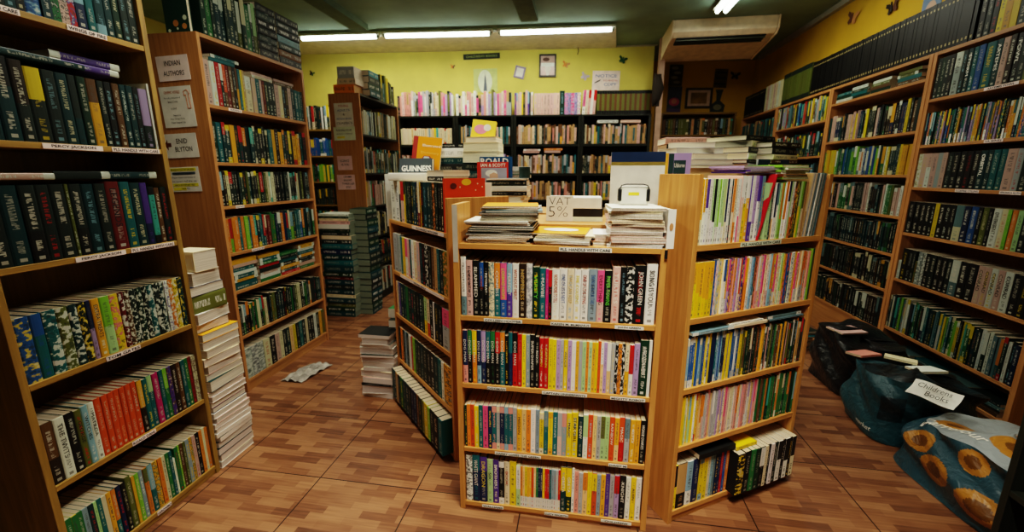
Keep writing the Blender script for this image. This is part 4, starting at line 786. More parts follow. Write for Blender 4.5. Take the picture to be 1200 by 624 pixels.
# flat picture books over the right row
RM = cr_['mw']
mags((RM @ Vector((.33, .10, 0))).x, (RM @ Vector((.33, .10, 0))).y, 1.07+.232, 4, .2, .15, .006, ['pu', 'sa', 'la', 'pp'], 'picture books laid on the right island row', 'thin pastel layer on the right island', yaw=31)
mags((RM @ Vector((.46, .075, 0))).x, (RM @ Vector((.46, .075, 0))).y, 1.07+.212, 6, .15, .14, .008, ['wh', 'lm', 'or', 'wh', 'lg'], 'picture books laid on the right island row', 'green and white picture book layer', yaw=33)
# red bordered leaning picture book : its cover faces the front
o = cover_book('red bordered white picture book leaning in the right island top row', RM @ T(.235, -.006, 1.0705) @ RZ(R(0)) @ RY(R(17)), .085, .235, .006, 'c8252f')
o.matrix_world = RM @ T(.300, .002, 1.0712) @ RY(R(15)) @ RZ(R(78)); 
o2 = cover_book('navy topped white picture book standing tall at the back right of island', RM @ T(.455, .158, 1.0705), .175, .285, .008, 'd8d9dc'); patch(o2, 0, .175, .255, .285, plain('navy_print', '122c52', .5), 'head_band'); patch(o2, 0, .175, .16, .235, plain('grey_print', '9b95a0', .6))
for fx, fz in ((.03, .25), (.07, .246), (.15, .247)): shape(o2, disc(fx, fz, .004, .004, 10), plain('yellow_print', 'efc22a', .6), y=-.0018)
# ------------------------------------------------------------------ papers on the bookcase ends
def sign(lab, cs_y, px0, py0, px1, py1, mat=PAPERW, rot=0, name='paper_sign'):
    a, b = at(px0, py0, cs_y), at(px1, py1, cs_y); w, h = b.x-a.x, a.z-b.z
    o = thing(name, lab, 'sign', T((a.x+b.x)/2, cs_y-.0012, (a.z+b.z)/2) @ RY(R(rot))); mb = MB(); mb.box(-w/2, w/2, -.0006, .0006, -h/2, h/2); mb.build('paper', mat, o)
    return o, w, h
def L(o, txt, w, h, x, z, pen=INK, bold=.004): letter(txt, w, h, pen, o, T(x, -.0014, z) @ FRONT, bold=bold)
yB = 2.059
o, w, h = sign('white paper sign reading INDIAN AUTHORS, topmost on the brown end panel', yB, 182, 66, 224, 94, PAPERP, -2); L(o, 'INDIAN', w*.5, h*.2, 0, h*.2); L(o, 'AUTHORS', w*.66, h*.2, 0, -h*.2)
o, w, h = sign('white notice with small print and outlined arrow, under the top sign', yB, 186, 102, 231, 149, PAPERW, -2)
L(o, 'GRAPHIC NOVELS', w*.5, h*.07, -w*.1, h*.36, plain('ink_orange', 'b8602a', .6)); 
for i, tx in enumerate(('For a Big Collection of', 'Books & Comics', '', 'For SWAP', '', 'Request to', 'Return Damaged Books,', 'Donate Unwanted ones')):
    if tx: L(o, tx, w*.022*len(tx), h*.05, -w*.12+(.0 if i < 5 else w*.06), h*.22-i*h*.085, bold=0)
ar = [(.26, .36), (.36, .40), (.44, .30), (.40, .30), (.42, -.05), (.32, -.05), (.32, .28), (.27, .26)]; mb = MB()
for (a, b), (c, d) in zip(ar, ar[1:]+ar[:1]): mb.tube([(a*w, -.0014, b*h), (c*w, -.0014, d*h)], .0014, 5)
mb.build('arrow', plain('ink_orange', 'b8602a', .6), o)
o, w, h = sign('white paper sign reading ENID BLYTON with a left arrow', yB, 190, 157, 234, 185, PAPERW, -2); L(o, 'ENID', w*.32, h*.2, w*.06, h*.19); L(o, 'BLYTON', w*.5, h*.2, w*.08, -h*.14)
shape(o, [(-w*.47, h*.05), (-w*.37, h*.27), (-w*.37, h*.13), (-w*.27, h*.13), (-w*.27, -.03*h), (-w*.37, -.03*h), (-w*.37, -h*.17)], plain('ink_brown', '6a2f1a', .6), 'arrow')
o, w, h = sign('white notice with yellow highlighted lines, lowest on the brown end panel', yB, 197, 196, 237, 225, PAPERW, -2)
for i, (c_, tx) in enumerate((('y', 'PLEASE DO NOT SIT OR LEAN'), ('k', 'ON THE BOOK SHELVES'), ('', 'Please return the books to'), ('', 'the correct shelf after use'), ('y', 'ASK STAFF FOR ANY HELP'), ('y', 'THANK YOU'))):
    z_ = h*.4-i*h*.155
    if c_ == 'y': patch(o, -w*.42, w*(.42 if i < 5 else .0), z_-h*.06, z_+h*.06, plain('highlighter', 'e6dd2e', .7), 'highlight', y=-.0012)
    if c_ == 'k': patch(o, -w*.38, w*.38, z_-h*.05, z_+h*.05, plain('grey_blue_marker', '51606c', .7), 'highlight', y=-.0012)
    letter(tx, w*.03*len(tx), h*.075, INK, o, T(-w*.02, -.0020, z_) @ FRONT, bold=0)
yD = 3.849
o, w, h = sign('white notice of coloured words, topmost on the far aisle panel', yD, 391, 121, 415, 150, PAPERW, -1)
for i, tx in enumerate(('YOUNG', 'ADULTS', '&', 'FICTION READS', 'CLASSICS')): L(o, tx, w*.11*len(tx) if i != 3 else w*.8, h*.08, 0, h*.38-i*h*.17, [INKR, INKB, INK, INKB, INK][i])
o, w, h = sign('white notice with one yellow line, second on the far aisle panel', yD-.003, 390.5, 149, 417, 164.5, PAPERG, -1); L(o, 'PLEASE HANDLE WITH CARE', w*.7, h*.14, 0, h*.25); patch(o, -w*.35, 0, -h*.35, -h*.2, plain('highlighter', 'e6dd2e', .7), 'highlight'); L(o, 'Thank you for not eating here', w*.75, h*.1, 0, -h*.02, bold=0)
o, w, h = sign('pink paper sign with two lines, third on the far aisle panel', yD, 395, 183, 413.5, 199.5, plain('pink_paper', 'e8c4c6', .8), -1); L(o, 'SCIENCE', w*.6, h*.15, 0, h*.15); L(o, 'FICTION', w*.5, h*.15, 0, -h*.12)
o, w, h = sign('pink paper sign with four lines, lowest on the far aisle panel', yD, 395, 205, 417, 222.5, plain('pink_paper', 'e8c4c6', .8), -1)
for i, tx in enumerate(('CRIME', 'BOOKS', 'THRILLER', 'ETC')): L(o, tx, w*.09*len(tx), h*.13, w*.1, h*.36-i*h*.23)
# ------------------------------------------------------------------ walls: decorations
WM = Matrix(((WD.x, -WN.x, 0, 0), (WD.y, -WN.y, 0, 0), (0, 0, 1, 0), (0, 0, 0, 1)))       # local x along the wall, -y to the room
def onwall(name, lab, cat, px0, py0, px1, py1, rot=0, off=.006):
    p, q = onplane(px0, py0, WP, WN), onplane(px1, py1, WP, WN); c_ = (p+q)/2+WN*off
    o = thing(name, lab, cat, T(*c_) @ WM @ RY(R(rot))); return o, (q-p).dot(WD), p.z-q.z
def frame(o, w, h, fw, fm, pm, th=.016):
    for a in ((-w/2, w/2, h/2-fw, h/2), (-w/2, w/2, -h/2, -h/2+fw), (-w/2, -w/2+fw, -h/2+fw, h/2-fw), (w/2-fw, w/2, -h/2+fw, h/2-fw)):
        mb = MB(); mb.box(a[0], a[1], -th, .004, a[2], a[3]); mb.build('frame_bar', fm, o)
    mb = MB(); mb.box(-w/2+fw, w/2-fw, -th*.4, .003, -h/2+fw, h/2-fw); return mb.build('picture', pm, o)
BLK = plain('black_frame', '1a1712', .4)
o, w, h = onwall('wall_sign', 'long black sign with pale lettering high on the yellow back wall', 'sign', 543, 63.5, 586, 69, -1.5); mb = MB(); mb.box(-w/2, w/2, -.008, .004, -h/2, h/2); mb.build('board', plain('sign_black_green', '16200f', .5), o); letter("CHILDREN'S BOOKS", w*.86, h*.4, plain('ink_pale_green', '9fb06a', .6), o, T(0, -.009, 0) @ FRONT)
o, w, h = onwall('poster', 'pale green sheet with a dark spire on a white oval, back wall', 'poster', 555, 81, 583, 108, -1); mb = MB(); mb.box(-w/2, w/2, -.001, .001, -h/2, h/2); mb.build('sheet', plain('pale_green_sheet', 'c3cf86', .7), o)
shape(o, disc(-.02*w, -.05*h, w*.3, h*.5), PAPERG, 'oval', y=-.0014); shape(o, [(-w*.1, -h*.45), (w*.06, -h*.45), (w*.02, h*.1), (-w*.01, h*.3), (-w*.04, h*.1)], plain('spire_grey', '5b6470', .6), 'spire', y=-.0024)
o, w, h = onwall('framed_picture', 'small tilted lilac picture card on the yellow back wall', 'picture', 603, 78, 615, 92, 14); frame(o, w, h, .02, plain('lilac_card', '8f86a6', .6), PAPERW, .006)
o, w, h = onwall('framed_picture', 'tall black framed picture of a dark-haired person in white, back wall', 'picture', 632, 64, 651.5, 90.5, 0); pm_ = plain('pinkish_print', 'c9aaa2', .2); frame(o, w, h, .02, BLK, pm_)
shape(o, disc(-.02, h*.27, w*.2, h*.08), plain('dark_hair_print', '5b3a2e', .6), y=-.008); shape(o, [(-w*.2, 0), (w*.22, 0), (w*.08, -h*.42), (-w*.06, -h*.42)], PAPERW, y=-.008); patch(o, -w*.38, w*.38, -h*.04, h*.12, plain('painted_reflection', 'e9efe6', .3), 'reflection_band', y=-.009)  # the pale band is a reflection in the picture, painted on
def butterfly(lab, px, py, sz, m1, m2, rot, wallf=onwall, cat='wall ornament'):
    o, w, h = wallf('wall_ornament', lab, cat, px-sz, py-sz, px+sz, py+sz, rot, .012)
    for sgn, mm in ((-1, m1), (1, m2)):
        shape(o, [(sgn*x_, z_) for x_, z_ in (((.003, 0), (w*.2, h*.3), (w*.45, h*.42), (w*.5, h*.2), (w*.25, 0), (w*.36, -h*.25), (w*.2, -h*.42), (.003, -h*.12)))][::sgn], mm, 'wing', y=-.002)
    mb = MB(); mb.tube([(0, -.006, -h*.3), (0, -.006, h*.3)], .006, 8); mb.build('body', m1, o)
GRN = plain('ornament_green', '1f5a32', .5); ORG = plain('ornament_orange', 'd98a3a', .5); LIL = plain('ornament_lilac', 'b9aec0', .5); BRN = plain('ornament_brown', '6b4630', .5); DRK = plain('ornament_dark', '2e231a', .5)
butterfly('small orange wall ornament right of the black framed picture', 663, 76, 4.5, ORG, plain('ornament_tan', 'c98f5a'), 20)
butterfly('small green butterfly ornament, right side of the back wall', 729.5, 70.5, 5, GRN, GRN, 20); butterfly('pale lilac ornament just left of the notice sign', 685, 90, 5, LIL, LIL, 30); butterfly('tiny orange ornament left of the pale green sheet', 530.5, 78.5, 3, ORG, BRN, 10)
butterfly('small dark ornament at the far left of the back wall', 366, 86.5, 3.5, DRK, GRN, 25)
o, w, h = onwall('wall_sign', 'white handwritten notice board standing above the brown volumes', 'sign', 694.5, 83.5, 725.5, 106, 1); mb = MB(); mb.box(-w/2, w/2, -.004, .004, -h/2, h/2); mb.build('board', PAPERP, o)
letter('NOTICE', w*.78, h*.16, INKB, o, T(0, -.0055, h*.24) @ FRONT, bold=0); letter('NO PHOTO', w*.5, h*.09, INKR, o, T(w*.16, -.0055, h*.0) @ FRONT, bold=0); letter('COPY', w*.46, h*.16, INKB, o, T(w*.16, -.0055, -h*.19) @ FRONT, bold=0); shape(o, [(-w*.42, -h*.15), (-w*.4, -h*.08), (-w*.2, h*.07), (-w*.22, -h*.02)], INK, 'dark_bar', y=-.0055)
# alcove posters on the far wall
ap = Vector((wr.x-.1, 6.62, 0)); ad = Vector((2.45-wr.x+.1, .2, 0)).normalized(); an = Vector((ad.y, -ad.x, 0))
def onalc(name, lab, cat, px0, py0, px1, py1, rot=0, off=.004):
    p, q = onplane(px0, py0, ap, an), onplane(px1, py1, ap, an); c_ = (p+q)/2+an*off; MM = Matrix(((ad.x, -an.x, 0, 0), (ad.y, -an.y, 0, 0), (0, 0, 1, 0), (0, 0, 0, 1)))
    return thing(name, lab, cat, T(*c_) @ MM @ RY(R(rot))), (q-p).dot(ad), p.z-q.z
o, w, h = onalc('poster', 'tall dark poster of pale curls, upper left on the ochre alcove wall', 'poster', 785, 76, 799, 101, 1); mb = MB(); mb.box(-w/2, w/2, -.001, .001, -h/2, h/2); mb.build('sheet', plain('dark_poster', '383524', .6, .3, 9), o)
for i in range(4): shape(o, disc(-w*.1+w*.2*(i % 2), h*.34-h*.22*i, w*.26, h*.07), plain('poster_grey_curl', '8f8a78', .6), 'curl', y=-.002)
o, w, h = onalc('poster', 'tall poster with pink figure on dark blue, under the dark poster', 'poster', 783, 101.5, 797, 131.5, 1); mb = MB(); mb.box(-w/2, w/2, -.001, .001, -h/2, h/2); mb.build('sheet', plain('blue_poster', '3b4257', .6, .25, 7), o)
shape(o, disc(0, -h*.1, w*.38, h*.16), plain('poster_pink', 'c0486a', .6), 'figure', y=-.002); shape(o, disc(0, -h*.08, w*.2, h*.1), plain('poster_tan', 'c98a70', .6), 'figure', y=-.003); patch(o, -w*.5, w*.5, -h*.5, -h*.36, plain('poster_purple', '5d4a78', .6), 'foot_band', y=-.002)
o, w, h = onalc('framed_picture', 'dark framed picture with pale mount on the ochre alcove wall', 'picture', 804, 103.5, 833, 127, 0); frame(o, w, h, .028, plain('brown_frame', '3a2a18', .4), plain('pale_mount', 'd2b69a', .6)); patch(o, -w*.3, w*.3, -h*.27, h*.27, plain('green_orange_print', '8a6a2a', .6, .3, 8), 'print', y=-.009)
o, w, h = onalc('poster', 'dark stacked picture strip right of the framed picture in the alcove', 'poster', 838, 81, 851, 103, 2); mb = MB(); mb.box(-w/2, w/2, -.001, .001, -h/2, h/2); mb.build('sheet', plain('dark_strip', '5a4a1c', .6, .3, 12), o)
for i in range(3): patch(o, -w*.45, w*.45, h*.36-h*.3*i-h*.1, h*.36-h*.3*i, plain('dark_strip_bar', '2e2814', .6), 'bar', y=-.002)
o, w, h = onalc('poster', 'vase shaped dark cut-out low on the alcove wall', 'poster', 833, 104, 849, 132, 0); shape(o, [(-w*.45, -h*.48), (w*.4, -h*.48), (w*.46, -h*.2), (w*.14, 0), (w*.22, h*.3), (w*.3, h*.46), (-w*.2, h*.46), (-w*.12, h*.3), (-w*.1, 0), (-w*.46, -h*.2)], plain('vase_dark', '39413a', .6), 'cut_out', y=-.002); shape(o, disc(0, -h*.28, w*.26, h*.12), plain('vase_pale', '8d8a66', .6), 'pale_patch', y=-.004)
butterfly('small dark ornament right of the picture strip in the alcove', 861, 89, 5.5, DRK, DRK, 5, onalc)
# hat hanging on the column
q = at(769, 104, 5.45); o = thing('hat', 'dark hat hanging from the end of back wall bookcases', 'hat', T(q.x-.03, 5.42, q.z)); mb = MB(); mb.tube([(0, 0, -.2), (.03, 0, -.12), (.045, 0, 0), (.03, 0, .1), (0, 0, .16)], [.01, .05, .065, .05, .01], 12); mb.build('crown', plain('dark_felt', '2a2116', .8), o, smooth=True); mb = MB(); mb.tube([(.05, 0, -.2), (.055, 0, .15)], [.02, .02], 8); mb.build('brim', plain('dark_felt', '2a2116', .8), o)
# right wall
def onright(name, lab, cat, px0, py0, px1, py1, rot=0, off=.006):
    p, q = atx(px0, py0, 2.33), atx(px1, py1, 2.33); c_ = (p+q)/2; return thing(name, lab, cat, T(2.33-off, c_.y, c_.z) @ RZ(-PI/2) @ RY(R(rot))), abs(q.y-p.y), abs(p.z-q.z)
butterfly('brown dangling ornament on the right yellow wall, left one', 1001, 21, 5.5, BRN, plain('ornament_tan', 'c98f5a'), 15, onright); butterfly('dark dangling ornament on the right yellow wall, right one', 1048, 8, 6, DRK, BRN, -10, onright)
o, w, h = onright('framed_picture', 'small dark framed picture above the olive set on right wall', 'picture', 953, 72, 966, 96); w, h = .15, .17; frame(o, w, h, .025, plain('brown_frame', '3a2a18', .4), plain('grey_print', '9b95a0', .6))
o, w, h = onright('poster', 'blue and pink picture on the right wall above the encyclopedias', 'poster', 1082, -8, 1104, 16, 0, .0022); w, h = .17, .34; mb = MB(); mb.box(-w/2, w/2, -.002, .002, -h/2, h/2); mb.build('sheet', plain('blue_poster_pale', '6f88a8', .6), o); shape(o, disc(0, -h*.15, w*.3, h*.2), plain('poster_flesh', 'c9a592', .6), 'figure', y=-.003)
# ------------------------------------------------------------------ air conditioner
o = thing('air_conditioner', 'cream ceiling hung air conditioner with long dark air slot', 'air conditioner', T(.865, 4.98, 0)); CRM = plain('cream_plastic', 'e6d3b4', .5); wA = 1.03
prof = [(0, 2.849), (0, 2.73), (.05, 2.69), (.66, 2.60), (.74, 2.63), (.74, 2.849)]
mb = MB(); mm = Matrix(((0, 0, 1, 0), (1, 0, 0, 0), (0, 1, 0, 0), (0, 0, 0, 1))); mb.prism(prof, .02, wA-.02, mat=mm); mb.build('housing', CRM, o, bevel=.01)
for a in (0, wA-.0195): mb = MB(); mb.prism([(-.006, 2.848), (-.006, 2.725), (.05, 2.682), (.66, 2.592), (.75, 2.625), (.75, 2.848)], a, a+.0195, mat=mm); mb.build('end_cap', CRM, o, bevel=.006)
mb = MB(); mb.prism([(.052, 2.6875), (.052, 2.6805), (.20, 2.6585), (.20, 2.6665)], .06, wA-.1, mat=mm); mb.build('air_slot', plain('slot_dark', '11150e', .6), o)
for i in range(3):
    k = .03+i*.045; mb = MB(); mb.box(.06, wA-.1, .05+k, .062+k, 2.668-k*.148, 2.684-k*.148); mb.build('louvre', plain('louvre_grey', '3b4030', .6), o)
# camera on the wall
q = onplane(674, 53, WP, WN); o = thing('security_camera', 'small white round security camera under the soffit on the back wall', 'security camera', T(*(q+WN*.07)) @ WM)
mb = MB(); mb.tube([(0, .065, .03), (0, .02, .03), (0, .0, .02)], [.035, .03, .02], 14); mb.build('mount', PAPERW, o); mb = MB(); mb.tube([(0, .03, 0), (0, .02, 0), (0, -.03, 0), (0, -.05, 0)], [.02, .045, .045, .03], 18); mb.build('body', PAPERW, o, smooth=True); mb = MB(); mb.tube([(0, -.048, -.012), (0, -.06, -.012)], .02, 14); mb.build('lens', plain('lens_black', '0a0a0a', .2), o)
mb = MB(); mb.tube([(.03, .02, -.03), (.04, .02, -.08), (.03, .02, -.12)], .005, 6); mb.build('cable', plain('black_plastic', '141414'), o)
# ------------------------------------------------------------------ fluorescent lights
TUBE = plain('tube_glow', 'e9f5ea', .5, 0, 1, emit=13)
def fluor(lab, p, q, n=1, power=14, grp='fluorescent ceiling lights', spread=180, size=.05):
    d = (q-p); Ln = d.length; a = math.atan2(d.y, d.x); mid = (p+q)/2
    o = thing('fluorescent_light', lab, 'ceiling light', T(mid.x, mid.y, 0) @ RZ(a), grp); z = mid.z
    mb = MB(); mb.box(-Ln/2-.02, Ln/2+.02, -.035*n, .035*n, z+.018, HC-.0225 if z > 2.78 else z+.06); mb.build('batten', plain('batten_white', 'd8d6c8', .5), o)
    for i in range(n):
        y_ = (i-(n-1)/2)*.075
        mb = MB(); mb.tube([(-Ln/2+.02, y_, z), (Ln/2-.02, y_, z)], .021, 14); mb.build('tube', TUBE, o)
        for s_ in (-1, 1): mb = MB(); mb.tube([(s_*(Ln/2-.02), y_, z), (s_*(Ln/2+.005), y_, z)], .014, 12); mb.box(s_*Ln/2-.012, s_*Ln/2+.012, y_-.014, y_+.014, z, z+.02); mb.build('end_holder', plain('holder_grey', '8c8c7e', .5), o)
    la = bpy.data.lights.new('tube_light', 'AREA'); la.shape = 'RECTANGLE'; la.size = Ln*.95; la.size_y = size; la.energy = power; la.color = (1.0, .93, .78); la.spread = R(spread)
    lo = bpy.data.objects.new('tube_light', la); C.objects.link(lo); lo.parent = o; lo.location = (0, 0, z-.02)
    return o
for lab, x0, y0, x1, y1 in (('fluorescent tube light over the left of the back wall', 352, 45.5, 443, 43), ('fluorescent tube light over the middle of the back wall', 450, 42.5, 575, 39.5), ('fluorescent tube light over the right of the back wall', 585, 39, 719, 34.5)):
    fluor(lab, atz(x0, y0, 2.79), atz(x1, y1, 2.79), power=13)
fluor('twin fluorescent light running towards the camera beside the air conditioner', Vector((1.24, 3.45, 2.795)), Vector((1.24, 4.66, 2.795)), n=2, power=13)
fluor('twin fluorescent light over the front of the island', Vector((.3, -.1, 2.795)), Vector((.3, 1.0, 2.795)), n=2, power=32, spread=88)
fluor('twin fluorescent light over the back of the island', Vector((.0, 1.75, 2.795)), Vector((.0, 2.95, 2.795)), n=2, power=20, spread=138)
fluor('twin fluorescent light over the left aisle', Vector((-1.27, 1.3, 2.795)), Vector((-1.27, 2.0, 2.795)), n=2, power=11, spread=110)  # extra fixture out of view, added to brighten the left island front
#PART4
# ------------------------------------------------------------------ shopping bags on the right
from mathutils.bvhtree import BVHTree
def drape(ob, tree, direction, lift=.003):
    d = Vector(direction)
    for v in ob.data.vertices:
        hit = tree.ray_cast(v.co-d*.6, d)
        if hit[0] is not None: v.co = hit[0]-d*lift
def bag(name, lab, cat, x0, x1, y0, y1, h, colfn, mat, seed, taper=.9, sag=.05, nu=110, nv=60):
    r_ = random.Random(seed); cxm, cym = (x0+x1)/2, (y0+y1)/2; o = thing(name, lab, cat, T(cxm, cym, 0)); hw, hd = (x1-x0)/2, (y1-y0)/2
    ph = [r_.uniform(0, 6) for _ in range(8)]
    def per(u):                                      # rounded rectangle outline, u from 0 to 1
        a = 2*PI*u; c_, s_ = math.cos(a), math.sin(a); p = 4.5; k = (abs(c_)**p+abs(s_)**p)**(-1/p); return k*c_, k*s_
    def wall(u, v):
        x_, y_ = per(u); tp = 1-(1-taper)*v; wv_ = .014*math.sin(u*31+ph[0]+v*4)*v+.012*math.sin(u*13+v*9+ph[1])+.008*math.sin(u*53+v*17+ph[2])*v
        bul = 1+.05*math.sin(PI*v); z = h*v*(1+.09*math.sin(2*PI*u+ph[3])+.05*math.sin(6*PI*u+ph[4])) if v > 0 else 0
        return (x_*(hw*tp*bul+wv_), y_*(hd*tp*bul+wv_), max(.003, z))
    mb = MB(); mb.grid(wall, nu*3, nv, lambda u, v: colfn('side', u, v, per(u)))
    def topf(u, v):
        bx, by, bz = wall(u, 1.0); k = 1-v; return (bx*k, by*k, bz+(.018*math.sin(u*19+ph[5])+.02*math.cos(u*11+ph[6]))*v*k*2.2+sag*v*(1-.5*v))
    mb.grid(topf, nu*3, 40, lambda u, v: colfn('top', u, v, tuple(c_*(1-v) for c_ in per(u))))
    mb.build('bag_body', mat, o, smooth=True); return o, BVHTree.FromPolygons([Vector(v) for v in mb.v], mb.f), topf
def bag_mat(name, rough=.38):
    m, nt, b = new_mat(name); A = N(nt, 'ShaderNodeAttribute', attribute_name='Col'); tc = N(nt, 'ShaderNodeTexCoord'); nz = N(nt, 'ShaderNodeTexNoise'); nz.inputs['Scale'].default_value = 16; nz.inputs['Detail'].default_value = 6; nz.inputs['Distortion'].default_value = 1.2
    nt.links.new(tc.outputs['Object'], nz.inputs['Vector']); bp = N(nt, 'ShaderNodeBump'); bp.inputs['Strength'].default_value = .55; bp.inputs['Distance'].default_value = .02; nt.links.new(nz.outputs[0], bp.inputs['Height'])
    nt.links.new(bp.outputs[0], b.inputs['Normal']); nt.links.new(A.outputs['Color'], b.inputs['Base Color']); b.inputs['Roughness'].default_value = rough; return m
BAGM = bag_mat('woven_plastic_bag'); BINM = bag_mat('black_bin_bag', .3)
blue, dblue, orange_, dorange, pale = lin('2f505c'), lin('2a4d60'), lin('b07a30'), lin('70491c'), lin('979fa2')
def fruit_cols(kind, u, v, p):
    if kind == 'side':
        c_ = blue
        for cu, cv, r_ in ((.5, .42, .055), (.43, .7, .05), (.60, .35, .05), (.69, .55, .055), (.76, .22, .04), (.83, .6, .055), (.93, .45, .05), (.08, .5, .05), (.2, .4, .05), (.32, .55, .05), (.565, .82, .04)):
            d = math.hypot((u-cu)*1.0, (v-cv)*.21)
            if d < r_*.42: c_ = dorange
            elif d < r_*.8: c_ = orange_
        return c_
    x_, y_ = p; c_ = pale
    for cx_, cy_, r_ in ((-.35, -.42, .34), (.42, .0, .3), (-.55, .55, .3), (.55, -.72, .26)):
        d = math.hypot(x_-cx_, y_-cy_)
        if d < r_*.45: c_ = dorange
        elif d < r_: c_ = orange_
    return c_
o, wl_, tf_ = bag('shopping_bag', 'blue shopping bag printed with orange slices, nearest on the floor', 'bag', 1.47, 1.96, 1.50, 2.05, .25, fruit_cols, BAGM, 3, taper=.86, sag=.05)
letter('Carrefour', .26, .045, INKW, o, T(-.155, .07, .3) @ RZ(R(-84)), bold=.015, name='printed_lettering'); drape(o.children[-1], wl_, (0, 0, -1))
mb = MB(); hp = [(.12+.02*math.sin(t*6), -.05-.2*t, .27+.05*math.sin(PI*t)) for t in [i/10 for i in range(11)]]; mb.tube(hp, .012, 8); mb.build('handle', plain('dark_webbing', '3a3018', .7), o)
o = thing('paper_sign', 'torn white paper note reading childrens books on the orange slice bag', 'sign', T(1.60, 2.02, .33) @ RZ(R(-58)) @ RX(R(38))); mb = MB()
mb.grid(lambda u, v: (-.085+.17*u, -.045+.09*v, .008*math.sin(u*6)+.006*math.cos(v*5)), 12, 6); mb.build('paper', PAPERW, o, smooth=True); letter('Childrens', .12, .026, INK, o, T(0, .016, .014), bold=-.005); letter('Books', .08, .026, INK, o, T(.02, -.018, .014), bold=-.005)
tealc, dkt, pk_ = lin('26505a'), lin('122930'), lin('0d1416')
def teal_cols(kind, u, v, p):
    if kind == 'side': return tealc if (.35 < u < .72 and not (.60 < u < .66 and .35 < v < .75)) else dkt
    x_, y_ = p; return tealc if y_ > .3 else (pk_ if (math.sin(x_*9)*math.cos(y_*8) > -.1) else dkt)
o, wl_, tf_ = bag('shopping_bag', 'dark teal shopping bag with loose pale books on top, the middle bag', 'bag', 1.475, 1.93, 2.10, 2.47, .30, teal_cols, BAGM, 8, taper=.9, sag=.02)
letter('market', .1, .022, INKW, o, T(-.4, -.08, .05) @ RZ(-PI/2) @ RX(PI/2), bold=0, name='printed_lettering'); drape(o.children[-1], wl_, (1, 0, 0))
for i, (x_, y_, c_, rz_) in enumerate(((1.62, 2.40, 'sa', 20), (1.72, 2.30, 'cr', -35), (1.80, 2.22, 'wh', 10))):
    b_ = book(T(x_, y_, .345) @ RZ(R(rz_)) @ RX(R(-8)) @ RY(-PI/2), .012, .13, .09, c_, style=0, row='books on the dark teal shopping bag', idx=i+1, group='books on the dark teal shopping bag'); b_['flat'] = ['dusty pink book', 'cream book', 'white book'][i]+' lying on top of the dark teal shopping bag'
def black_cols(kind, u, v, p): return lin('15181a')
o, wl_, tf_ = bag('rubbish_bag', 'black plastic bag at the far end of the right aisle', 'bag', 1.54, 1.93, 2.55, 2.98, .33, black_cols, BINM, 5, taper=.92, sag=.0)
b_ = book(T(1.74, 2.72, .355) @ RZ(R(15)) @ RY(-PI/2), .01, .17, .12, 'pp', style=0, row='book on the black plastic bag', idx=1, group='book on the black plastic bag'); b_['flat'] = 'dusty pink book lying on the black plastic bag'
# loose magazines on the floor behind the black bag
mags(1.62, 3.42, 0, 9, .24, .3, .016, ['sl', 'dk', 'wh', 'te'], 'loose pile at the back of right aisle', 'loose grey pile behind black bag', yaw=20, jit=.03)
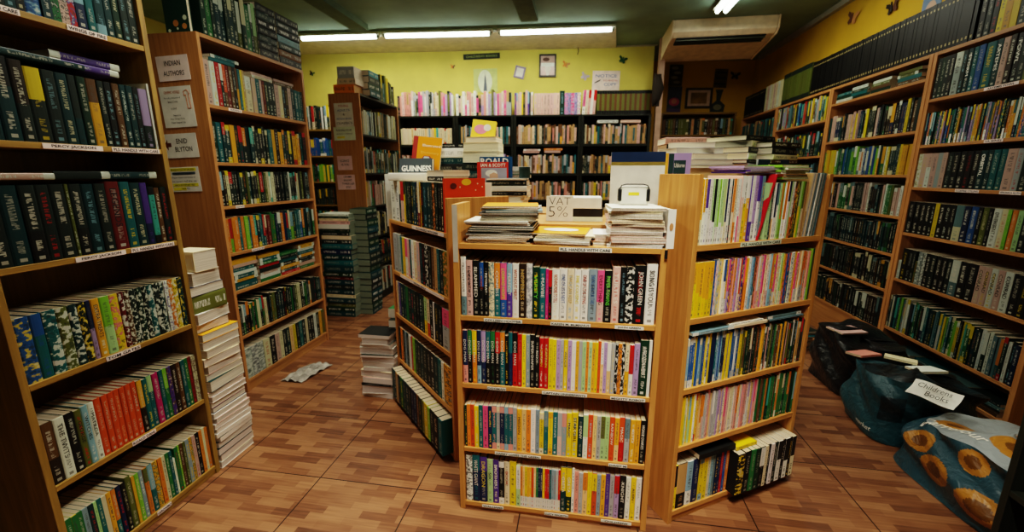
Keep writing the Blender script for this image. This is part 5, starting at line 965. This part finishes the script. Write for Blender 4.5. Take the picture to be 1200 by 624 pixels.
# ------------------------------------------------------------------ choose the books that show largest, build them one by one
def visible(b):
    m = b['m']; t, h, d = b['t'], b['h'], b['d']; P = [m @ Vector(p) for p in ((0, 0, 0), (t, 0, 0), (t, 0, h), (0, 0, h))]
    def area(Q):
        pr = [proj(q) for q in Q]
        if any(p is None for p in pr): return 0
        pr = [(min(1200, max(0, x)), min(624, max(0, y))) for x, y in pr]; return abs(sum(pr[i][0]*pr[(i+1) % 4][1]-pr[(i+1) % 4][0]*pr[i][1] for i in range(4)))/2
    faces = [((0, 0, 0), (t, 0, 0), (t, 0, h), (0, 0, h))]
    if b['flat'] == 2 or not b['cs']: faces += [((0, d, 0), (t, d, 0), (t, d, h), (0, d, h)), ((0, 0, h), (t, 0, h), (t, d, h), (0, d, h)), ((0, 0, 0), (t, 0, 0), (t, d, 0), (0, d, 0))]
    best = 0
    for f in faces:
        Q = [m @ Vector(p) for p in f]; cen = sum(Q, Vector())/4; n = (cen-m @ Vector((t/2, d/2, h/2)))
        if n.dot(CAM-cen) <= 0: continue
        A = area(Q)
        if A < 1: continue
        seen = 0; tests = [cen, (Q[0]+Q[1])/2*.8+cen*.2, (Q[2]+Q[3])/2*.8+cen*.2, ]
        for c_ in tests:
            hit = False
            for cs in CASES:
                if b['cs'] is not None and cs['o'] is b['cs']['o']: continue
                o_ = cs['inv'] @ CAM; e_ = cs['inv'] @ c_; dv = e_-o_; t0, t1 = 0., .985
                for k, mx in enumerate((cs['W'], cs['D'], cs['H'])):
                    if abs(dv[k]) < 1e-9: 
                        if o_[k] < 0 or o_[k] > mx: t0 = 2
                        continue
                    a, b2 = (0-o_[k])/dv[k], (mx-o_[k])/dv[k]; t0 = max(t0, min(a, b2)); t1 = min(t1, max(a, b2))
                if t0 < t1: hit = True; break
            seen += not hit
        best += A*seen/3
    return best
for b in BOOKS: b['area'] = visible(b)
BOOKS.sort(key=lambda b: -b['area'])
NIND = 322
for b in BOOKS[:NIND]: book_object(b)
mb = MB()
for b in BOOKS[NIND:]: book_mesh(b, mb, b['m'])
tag(mb.build('shelved_books', COVER), 'the many smaller books filling the side, back and island shelves', 'book', 'further shelved books', 'stuff')
# ------------------------------------------------------------------ light, camera, colour
w = bpy.data.worlds.new('World'); bpy.context.scene.world = w; w.use_nodes = True
w.node_tree.nodes['Background'].inputs[0].default_value = (.4, .7, .55, 1); w.node_tree.nodes['Background'].inputs[1].default_value = .075
cam = bpy.data.cameras.new('camera'); co = bpy.data.objects.new('camera', cam); C.objects.link(co); bpy.context.scene.camera = co
cam.sensor_width = 36; cam.sensor_fit = 'HORIZONTAL'; cam.lens = 36*F/1200; cam.clip_start = .02
co.location = CAM; co.rotation_euler = (PI/2-PITCH, 0, YAW)
cam.dof.use_dof = True; cam.dof.focus_distance = 1.6; cam.dof.aperture_fstop = 2.6
vs = bpy.context.scene.view_settings; vs.view_transform = 'Filmic'; vs.look = 'High Contrast'; vs.exposure = -.05; vs.gamma = 1
